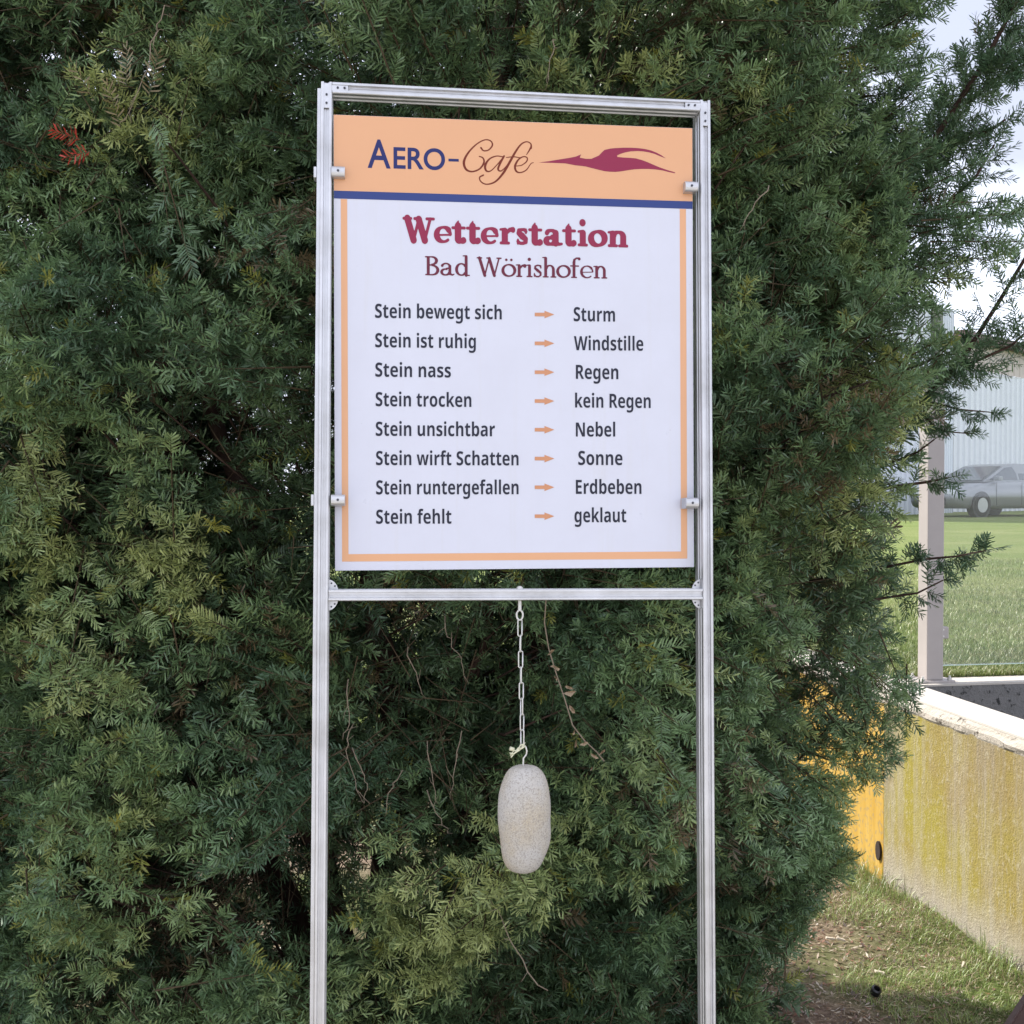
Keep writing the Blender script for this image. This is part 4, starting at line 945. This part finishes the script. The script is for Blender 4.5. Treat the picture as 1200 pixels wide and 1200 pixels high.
t = np.clip(vnoise(np.c_[p * 1.5, p[:, :1] * 0]) + RNG.normal(0, .25, n), 0, 1)[:, None]; cl = np.array([.085, .13, .03]) * (1 - t) + np.array([.24, .28, .085]) * t; dead = RNG.random((n, 1)) < .14; cl = np.where(dead, np.array([.42, .39, .22]), cl)
grass('lawn_grass', np.c_[p, zl], RNG.uniform(.02, .045, n), RNG.uniform(.0010, .0020, n), cl, GRASSM, .8)
# lit grass behind the yew
n = 9000; p = np.c_[RNG.uniform(-3.2, 1.0, n), RNG.uniform(5.2, 9, n)]; t = RNG.random((n, 1)); cl = np.array([.08, .11, .025]) * (1 - t) + np.array([.20, .22, .06]) * t
grass('grass', np.c_[p, gz(p)], RNG.uniform(.04, .09, n), RNG.uniform(.004, .007, n), cl, GRASSM, .9)

n = 5200; p = np.c_[RNG.uniform(.75, 1.55, n), RNG.uniform(3.0, 4.9, n)]; w = (p - P0) @ WN; p = p[(w < -.02) & (RNG.random(n) < smooth(1.65 - p[:, 0], 0, .5))]; n = len(p)
a = RNG.uniform(0, 6.28, n); q = np.c_[p, gz(p) + RNG.uniform(.002, .008, n)]; d = np.stack([np.cos(a), np.sin(a), RNG.normal(0, .25, n)], 1); e = np.stack([-np.sin(a), np.cos(a), RNG.normal(0, .25, n)], 1); l = RNG.uniform(.004, .016, (n, 1)); wv = RNG.uniform(.0012, .0045, (n, 1))
V = np.stack([q - d * l, q + e * wv, q + d * l, q - e * wv], 1).reshape(-1, 3); q0 = np.arange(n) * 4; pal = np.array([[.30, .22, .15], [.16, .09, .06], [.45, .38, .29], [.22, .10, .06], [.10, .065, .05]])[RNG.integers(0, 5, n)] * RNG.uniform(.7, 1.2, (n, 1))
tag(link('leaf_litter', npmesh('leaf_litter', V, np.stack([q0, q0 + 1, q0 + 2, q0 + 3], 1), None, None, pal), GRASSM), kind='stuff')
# litter on the ground, one by one
CHIP = mat('pale_wood_chip', (.62, .54, .44), .85); 
for k, (px, py, ln, a, lab) in enumerate(((922, 1046, .055, .2, 'long pale wood chip nearest the yew, at the edge of its lowest shoots'), (948, 1065, .045, -.7, 'short pale chip on red-brown litter below the long pale wood chip'), (973, 1105, .035, .1, 'pale chip on bare brown litter left of the grass'), (985, 1106, .035, .3, 'pale bent chip lying end to end with another on bare litter'),
        (1031, 1142, .035, .15, 'small whitish chip in the middle of the grass above the black plastic ring'), (962, 1034, .09, .1, 'broad pale bark strip under the yew near the wall'), (1128, 1140, .03, 1.0, 'greyish chip at the foot of the wall among tall blades'))):
    g = ground(px, py); b = MB(); b.box((-ln / 2, -ln * .14, .002), (ln / 2, ln * .14, .010), .002)
    for v in b.bm.verts: v.co.z += .006 * math.sin(v.co.x * 60 + k) ; v.co.y *= 1 + .5 * math.sin(v.co.x * 40 + k * 2)
    o = b.build('wood_chip', CHIP); o.location = (g.x, g.y, float(gz(np.array([[g.x, g.y]]))[0]) + .010); o.rotation_euler = (.1, .05, a); tag(o, lab, 'wood chip', 'pale chips in the litter')
g = ground(1025, 1168); b = MB(); R0, R1 = .016, .010; k_ = 20
prof = [(R0, 0), (R0, .020), (R1, .022), (R1, .004), (.0, .004)]
rings = [[b.bm.verts.new((r * math.cos(2 * math.pi * i / k_), r * math.sin(2 * math.pi * i / k_), z)) for i in range(k_)] for r, z in prof[:-1]]
for r0, r1 in zip(rings, rings[1:]):
    for i in range(k_): b.bm.faces.new((r0[i], r0[(i + 1) % k_], r1[(i + 1) % k_], r1[i]))
b.bm.faces.new(rings[-1]); o = b.build('plastic_ring', mat('black_plastic', (.012, .012, .014), .35)); o.location = (g.x, g.y, .012); o.rotation_euler = (.5, .2, 0); tag(o, 'small black plastic ring half sunk in the short grass', 'ring')
# brown board at the lower right edge
g0, g1 = at(1184, 1202, 2.9), at(1204, 1172, 2.9)
d = (g1 - g0).normalized(); b = MB(); nn_ = Vector((d.z, 0, -d.x)); 
b.prism([(0, 0), (.18, 0), (.18, .03), (0, .03)], lambda p, q, l: g0 + nn_ * p + Vector((0, 1, 0)) * q + d * l, -.30, .34)
def _board(t, bb):
    n = tex(t, 8, 6, .6, (1, 1, 6)); t.links.new(mixc(t, n, (.075, .042, .038), (.13, .08, .07)), bb.inputs['Base Color']); bump(t, bb, n, .4, .002)
bmesh.ops.bevel(b.bm, geom=b.bm.edges[:], offset=.003, segments=2, affect='EDGES')
board = b.build('wooden_board', mat('brown_board', rough=.6, build=_board)); tag(board, 'dark red-brown board whose corner shows at the foot of the wall', 'board')

# ------------------------------------------------------------------ glass screen on the corner
GP = wl(SCOR + .06, TH + .095, TOPZ)
yaw_w = math.atan2(WN[1], WN[0])
gsr = empty('glass_screen', Matrix.Translation(GP) @ Matrix.Rotation(yaw_w, 4, 'Z')); tag(gsr, 'clear glass wind screen clamped to a square beige post on the wall corner', 'glass screen')
def _post(t, b):
    n = tex(t, 20, 5, .6); t.links.new(mixc(t, n, (.34, .305, .29), (.40, .36, .34)), b.inputs['Base Color'])
POSTM = mat('beige_powder_coat', rough=.45, build=_post)
m = MB(); m.box((-.038, -.038, .012), (.038, .038, 1.33), .004); m.build('post', POSTM, gsr)
m = MB(); m.box((-.075, -.055, .001), (.085, .06, .0115), .002); bp = m.build('base_plate', POSTM, gsr)
for x, y in ((-.058, -.04), (.066, -.04), (-.058, .045), (.066, .045)):
    m = MB(); m.tube([(x, y, .012), (x, y, .020)], .010, 6); m.tube([(x, y, .0201), (x, y, .030)], .005, 8); m.build('anchor_bolt', GALV, bp)
for z in (.21, 1.08):
    m = MB(); m.box((.0385, -.014, z - .026), (.078, .014, z + .026), .006); c_ = m.build('glass_clamp', POSTM, gsr)
    for dz in (-.014, .014):
        k = MB(); k.tube([(.050, -.0145, z + dz), (.050, -.018, z + dz)], .004, 8); k.build('screw', GALV, c_)
gm = bpy.data.materials.new('clear_glass'); gm.use_nodes = True; t = gm.node_tree; t.nodes.clear()
out = t.nodes.new('ShaderNodeOutputMaterial'); tr = t.nodes.new('ShaderNodeBsdfTransparent'); tr.inputs[0].default_value = (.95, .965, .96, 1); gl = t.nodes.new('ShaderNodeBsdfGlossy'); gl.inputs['Roughness'].default_value = .015
frn = t.nodes.new('ShaderNodeFresnel'); frn.inputs[0].default_value = 1.5; ms = t.nodes.new('ShaderNodeMixShader'); df = t.nodes.new('ShaderNodeBsdfDiffuse'); df.inputs[0].default_value = (.75, .8, .8, 1); ms2 = t.nodes.new('ShaderNodeMixShader'); ms2.inputs[0].default_value = .05  # thin diffuse veil imitates the pane's pale reflection
t.links.new(frn.outputs[0], ms.inputs[0]); t.links.new(tr.outputs[0], ms.inputs[1]); t.links.new(gl.outputs[0], ms.inputs[2]); t.links.new(ms.outputs[0], ms2.inputs[1]); t.links.new(df.outputs[0], ms2.inputs[2]); t.links.new(ms2.outputs[0], out.inputs[0])
m = MB(); m.box((.054, -.005, .07), (1.25, .005, 1.31)); pane = m.build('pane', gm, gsr)
ge = mat('green_glass_edge', (.55, .72, .62), .2)
m = MB(); m.box((.054, -.0052, .0665), (1.25, .0052, .0695)); m.build('pane_edge', ge, gsr)
m = MB(); m.box((.0505, -.0052, .0665), (.0535, .0052, 1.31)); m.build('pane_edge', ge, gsr)

# ------------------------------------------------------------------ hall
def _hall(t, b):
    n = tex(t, .5, 5, .6); t.links.new(mixc(t, n, (.60, .615, .66), (.68, .69, .73)), b.inputs['Base Color'])
HALLM = mat('pale_blue_ribbed_sheet', rough=.5, build=_hall)
BEIGE = mat('beige_sheet', (.50, .44, .40), .6); FASC = mat('brown_fascia', (.14, .085, .08), .6); WRIB = mat('white_ribbed_sheet', (.66, .69, .74), .45)
hall = empty('hall', Matrix.Translation(at(1117, 600, 36))); tag(hall, 'large pale blue ribbed metal hall with brown fascia behind the parked car', 'hall')
HO = np.array(at(1117, 600, 36)); ha = np.array(at(1117, 389, 36)); hb = np.array(at(1200, 408, 40)); dr = unit((hb - ha)[:2])
def hpnt(l, z, o): return Vector((HO[0] + dr[0] * l + dr[1] * o - HO[0], HO[1] + dr[1] * l - dr[0] * o - HO[1], z - HO[2]))
ztop = lambda l: ha[2] + (hb[2] - ha[2]) / np.linalg.norm((hb - ha)[:2]) * l
def ribwall(name, l0, l1, zb, zt, pitch, dep, m, parent, off=0., f=hpnt):
    b = MB(); l = l0; pr = []
    while l < l1:
        pr += [(l, off), (l + pitch * .62, off), (l + pitch * .70, off + dep), (l + pitch * .92, off + dep)]; l += pitch
    pr = [(min(a_, l1), o) for a_, o in pr]
    lo = [b.bm.verts.new(f(a_, zb(a_) if callable(zb) else zb, o)) for a_, o in pr]; hi = [b.bm.verts.new(f(a_, zt(a_) if callable(zt) else zt, o)) for a_, o in pr]
    for k in range(len(pr) - 1): b.bm.faces.new((lo[k], lo[k + 1], hi[k + 1], hi[k]))
    return b.build(name, m, parent)
zm = float(at(1200, 444, 40).z)
ribwall('wall_sheet', 0, 34, .5, zm, .42, .07, HALLM, hall)
ribwall('wall_sheet', 0, 34, lambda l: zm + .01, lambda l: max(zm + .05, ztop(min(l, 30)) - .2), .5, .03, BEIGE, hall, -.02)
b = MB(); b.prism([(0, -.45), (.0, .25), (-1.5, .9), (-22, 3)] if False else [(.35, -.02), (.35, .24), (-1.0, .30), (-1.0, -.02)], lambda p, q, l: hpnt(l, ztop(l) - .2 + q, p), 0, 34); b.build('fascia', FASC, hall)
b = MB(); b.box((0, 0, 0), (1, 1, 1)); 
for v in b.bm.verts: v.co = hpnt(v.co.x * 34, .3 + v.co.z * 5.2, -.3 - v.co.y * 18)
b.build('hall_core', BEIGE, hall)
def lpx(px, o):
    d = ray(px, 500)[:2]; d = d / np.linalg.norm(d); A_ = np.array([[dr[0], -d[0]], [dr[1], -d[1]]]); return np.linalg.solve(A_, -(HO[:2] + np.array([dr[1], -dr[0]]) * o))[0]
wz = float(at(1105, 366, 35).z); e1, e0 = lpx(1115.5, .5), lpx(1095.5, .5)
ribwall('annex_wall', e0, e1, .5, wz, .16, .05, WRIB, hall, .5)
ribwall('annex_wall', e0 - 9, e0 - .42, .5, wz - .2, .30, .05, WRIB, hall, .5)
b = MB(); b.box((0, 0, 0), (1, 1, 1))
for v in b.bm.verts: v.co = hpnt(e0 - 9 + v.co.x * (e1 - e0 + 8.98), .3 + v.co.z * (wz - .52), .48 - v.co.y * 6)
b.build('annex_core', WRIB, hall)
b = MB(); b.box((0, 0, 0), (1, 1, 1))
for v in b.bm.verts: v.co = hpnt(e0 - .40 + v.co.x * .36, 3.9 + v.co.z * (wz - 4.0), .56 + v.co.y * .2)
b.build('downpipe', mat('dark_pipe', (.12, .13, .10), .6), hall)

# ------------------------------------------------------------------ parked car, seen three-quarter from its left front
CARM = mat('grey_paint', (.22, .225, .235), .28, .4); GLS = mat('car_glass', (.05, .06, .07), .08, 0, .8); TYRE = mat('tyre_rubber', (.02, .02, .02), .8); RIM = mat('alloy_rim', (.45, .45, .46), .35, .7); BLK = mat('black_trim', (.03, .03, .032), .5)
gz_l = .96; cw = ground(1149, 606, gz_l); cdir = Vector((-.87, -.49, 0)).normalized()
car = empty('parked_car', Matrix.Translation(Vector((cw.x, cw.y, gz_l)) ) @ Matrix.Rotation(math.atan2(cdir.y, cdir.x), 4, 'Z') @ Matrix.Translation((-1.33, -.86, 0)))
tag(car, 'grey car with sloping bonnet parked beyond the lawn in front of the hall', 'car')
# body lofted across the length: x, half width, sill, shoulder
LWR = [(2.20, .62, .38, .60), (2.12, .78, .30, .70), (1.9, .86, .24, .80), (1.33, .89, .22, .90), (.75, .89, .22, .96), (-.5, .89, .22, .98), (-1.6, .89, .24, 1.0), (-2.1, .84, .30, .98), (-2.25, .70, .40, .90)]
b = MB(); rings = []
for x, w, z0, z1 in LWR:
    r = [(-w * .92, z0), (w * .92, z0), (w, z0 + .12), (w, (z0 + z1) / 2 + .05), (w * .97, z1 - .06), (w * .88, z1), (-w * .88, z1), (-w * .97, z1 - .06), (-w, (z0 + z1) / 2 + .05), (-w, z0 + .12)]
    rings.append([b.bm.verts.new((x, y, z)) for y, z in r])
for a_, c_ in zip(rings, rings[1:]):
    for k in range(10): b.bm.faces.new((a_[k], a_[(k + 1) % 10], c_[(k + 1) % 10], c_[k]))
b.bm.faces.new(rings[0]); b.bm.faces.new(rings[-1][::-1]); b.build('body', CARM, car, True)
ROOF = [(1.15, .80, .955), (.10, .66, 1.40), (-.3, .66, 1.46), (-1.3, .66, 1.44), (-1.85, .64, 1.36), (-2.15, .74, .99)]
b = MB(); L_ = [[b.bm.verts.new((x, s * w, z)) for s in (-1, 1)] for x, w, z in ROOF]
Bt = [[b.bm.verts.new((x, s * .80, .95)) for s in (-1, 1)] for x in (1.15, .10, -.3, -1.3, -1.85, -2.15)]
for k in range(5):
    b.bm.faces.new((L_[k][0], L_[k][1], L_[k + 1][1], L_[k + 1][0]))
    for s in (0, 1): b.bm.faces.new((L_[k][s], L_[k + 1][s], Bt[k + 1][s], Bt[k][s]))
b.build('cabin', CARM, car)
def quadp(name, pts, m):
    b = MB(); b.poly(pts); return b.build(name, m, car)
quadp('windscreen', [(1.12, -.72, .985), (1.12, .72, .985), (.16, .60, 1.375), (.16, -.60, 1.375)], GLS)
for v in (1,): car.children[-1].location = (.012, 0, .012)
for s in (-1, 1):
    def sp(x, z): f = (z - .95) / .45; return (x, s * (.806 - (.80 - .665) * f), z)
    for nm, pp_ in (('side_window', [(.90, 1.0), (.12, 1.34), (-.30, 1.38), (-.30, 1.0)]), ('side_window', [(-.38, 1.0), (-.38, 1.375), (-1.2, 1.37), (-1.2, 1.0)]), ('side_window', [(-1.28, 1.0), (-1.28, 1.365), (-1.75, 1.31), (-1.98, 1.02)])):
        quadp(nm, [sp(*q) for q in pp_], GLS)
    m = MB(); m.box((.62, s * .84 if s > 0 else -1.02, .98), (.78, 1.02 if s > 0 else s * .84, 1.10), .03); m.build('mirror', CARM, car)
    for x in (.72, -.34, -1.22):
        m = MB(); m.box((x - .008, s * .893 - .003, .32), (x + .008, s * .893 + .003, .93)); m.build('door_seam', BLK, car)
    for xw in (1.33, -1.33):
        m = MB(); m.tube([(xw, s * .70, .32), (xw, s * .905, .32)], .37, 24); m.build('wheel_arch', BLK, car)
        m = MB(); m.tube([(xw, s * .72, .32), (xw, s * .90, .32), (xw, s * .925, .32)], [.31, .32, .28], 24); wh = m.build('wheel', TYRE, car)
        m = MB(); m.tube([(xw, s * .926, .32), (xw, s * .935, .32)], .20, 20); m.build('rim', RIM, wh)
    m = MB(); m.box((2.02, s * .50 - .17, .60), (2.19, s * .50 + .17, .74), .03); m.build('headlight', mat('lamp_glass', (.7, .72, .75), .1), car)
m = MB(); m.box((2.10, -.45, .34), (2.215, .45, .52), .02); m.build('grille', BLK, car)
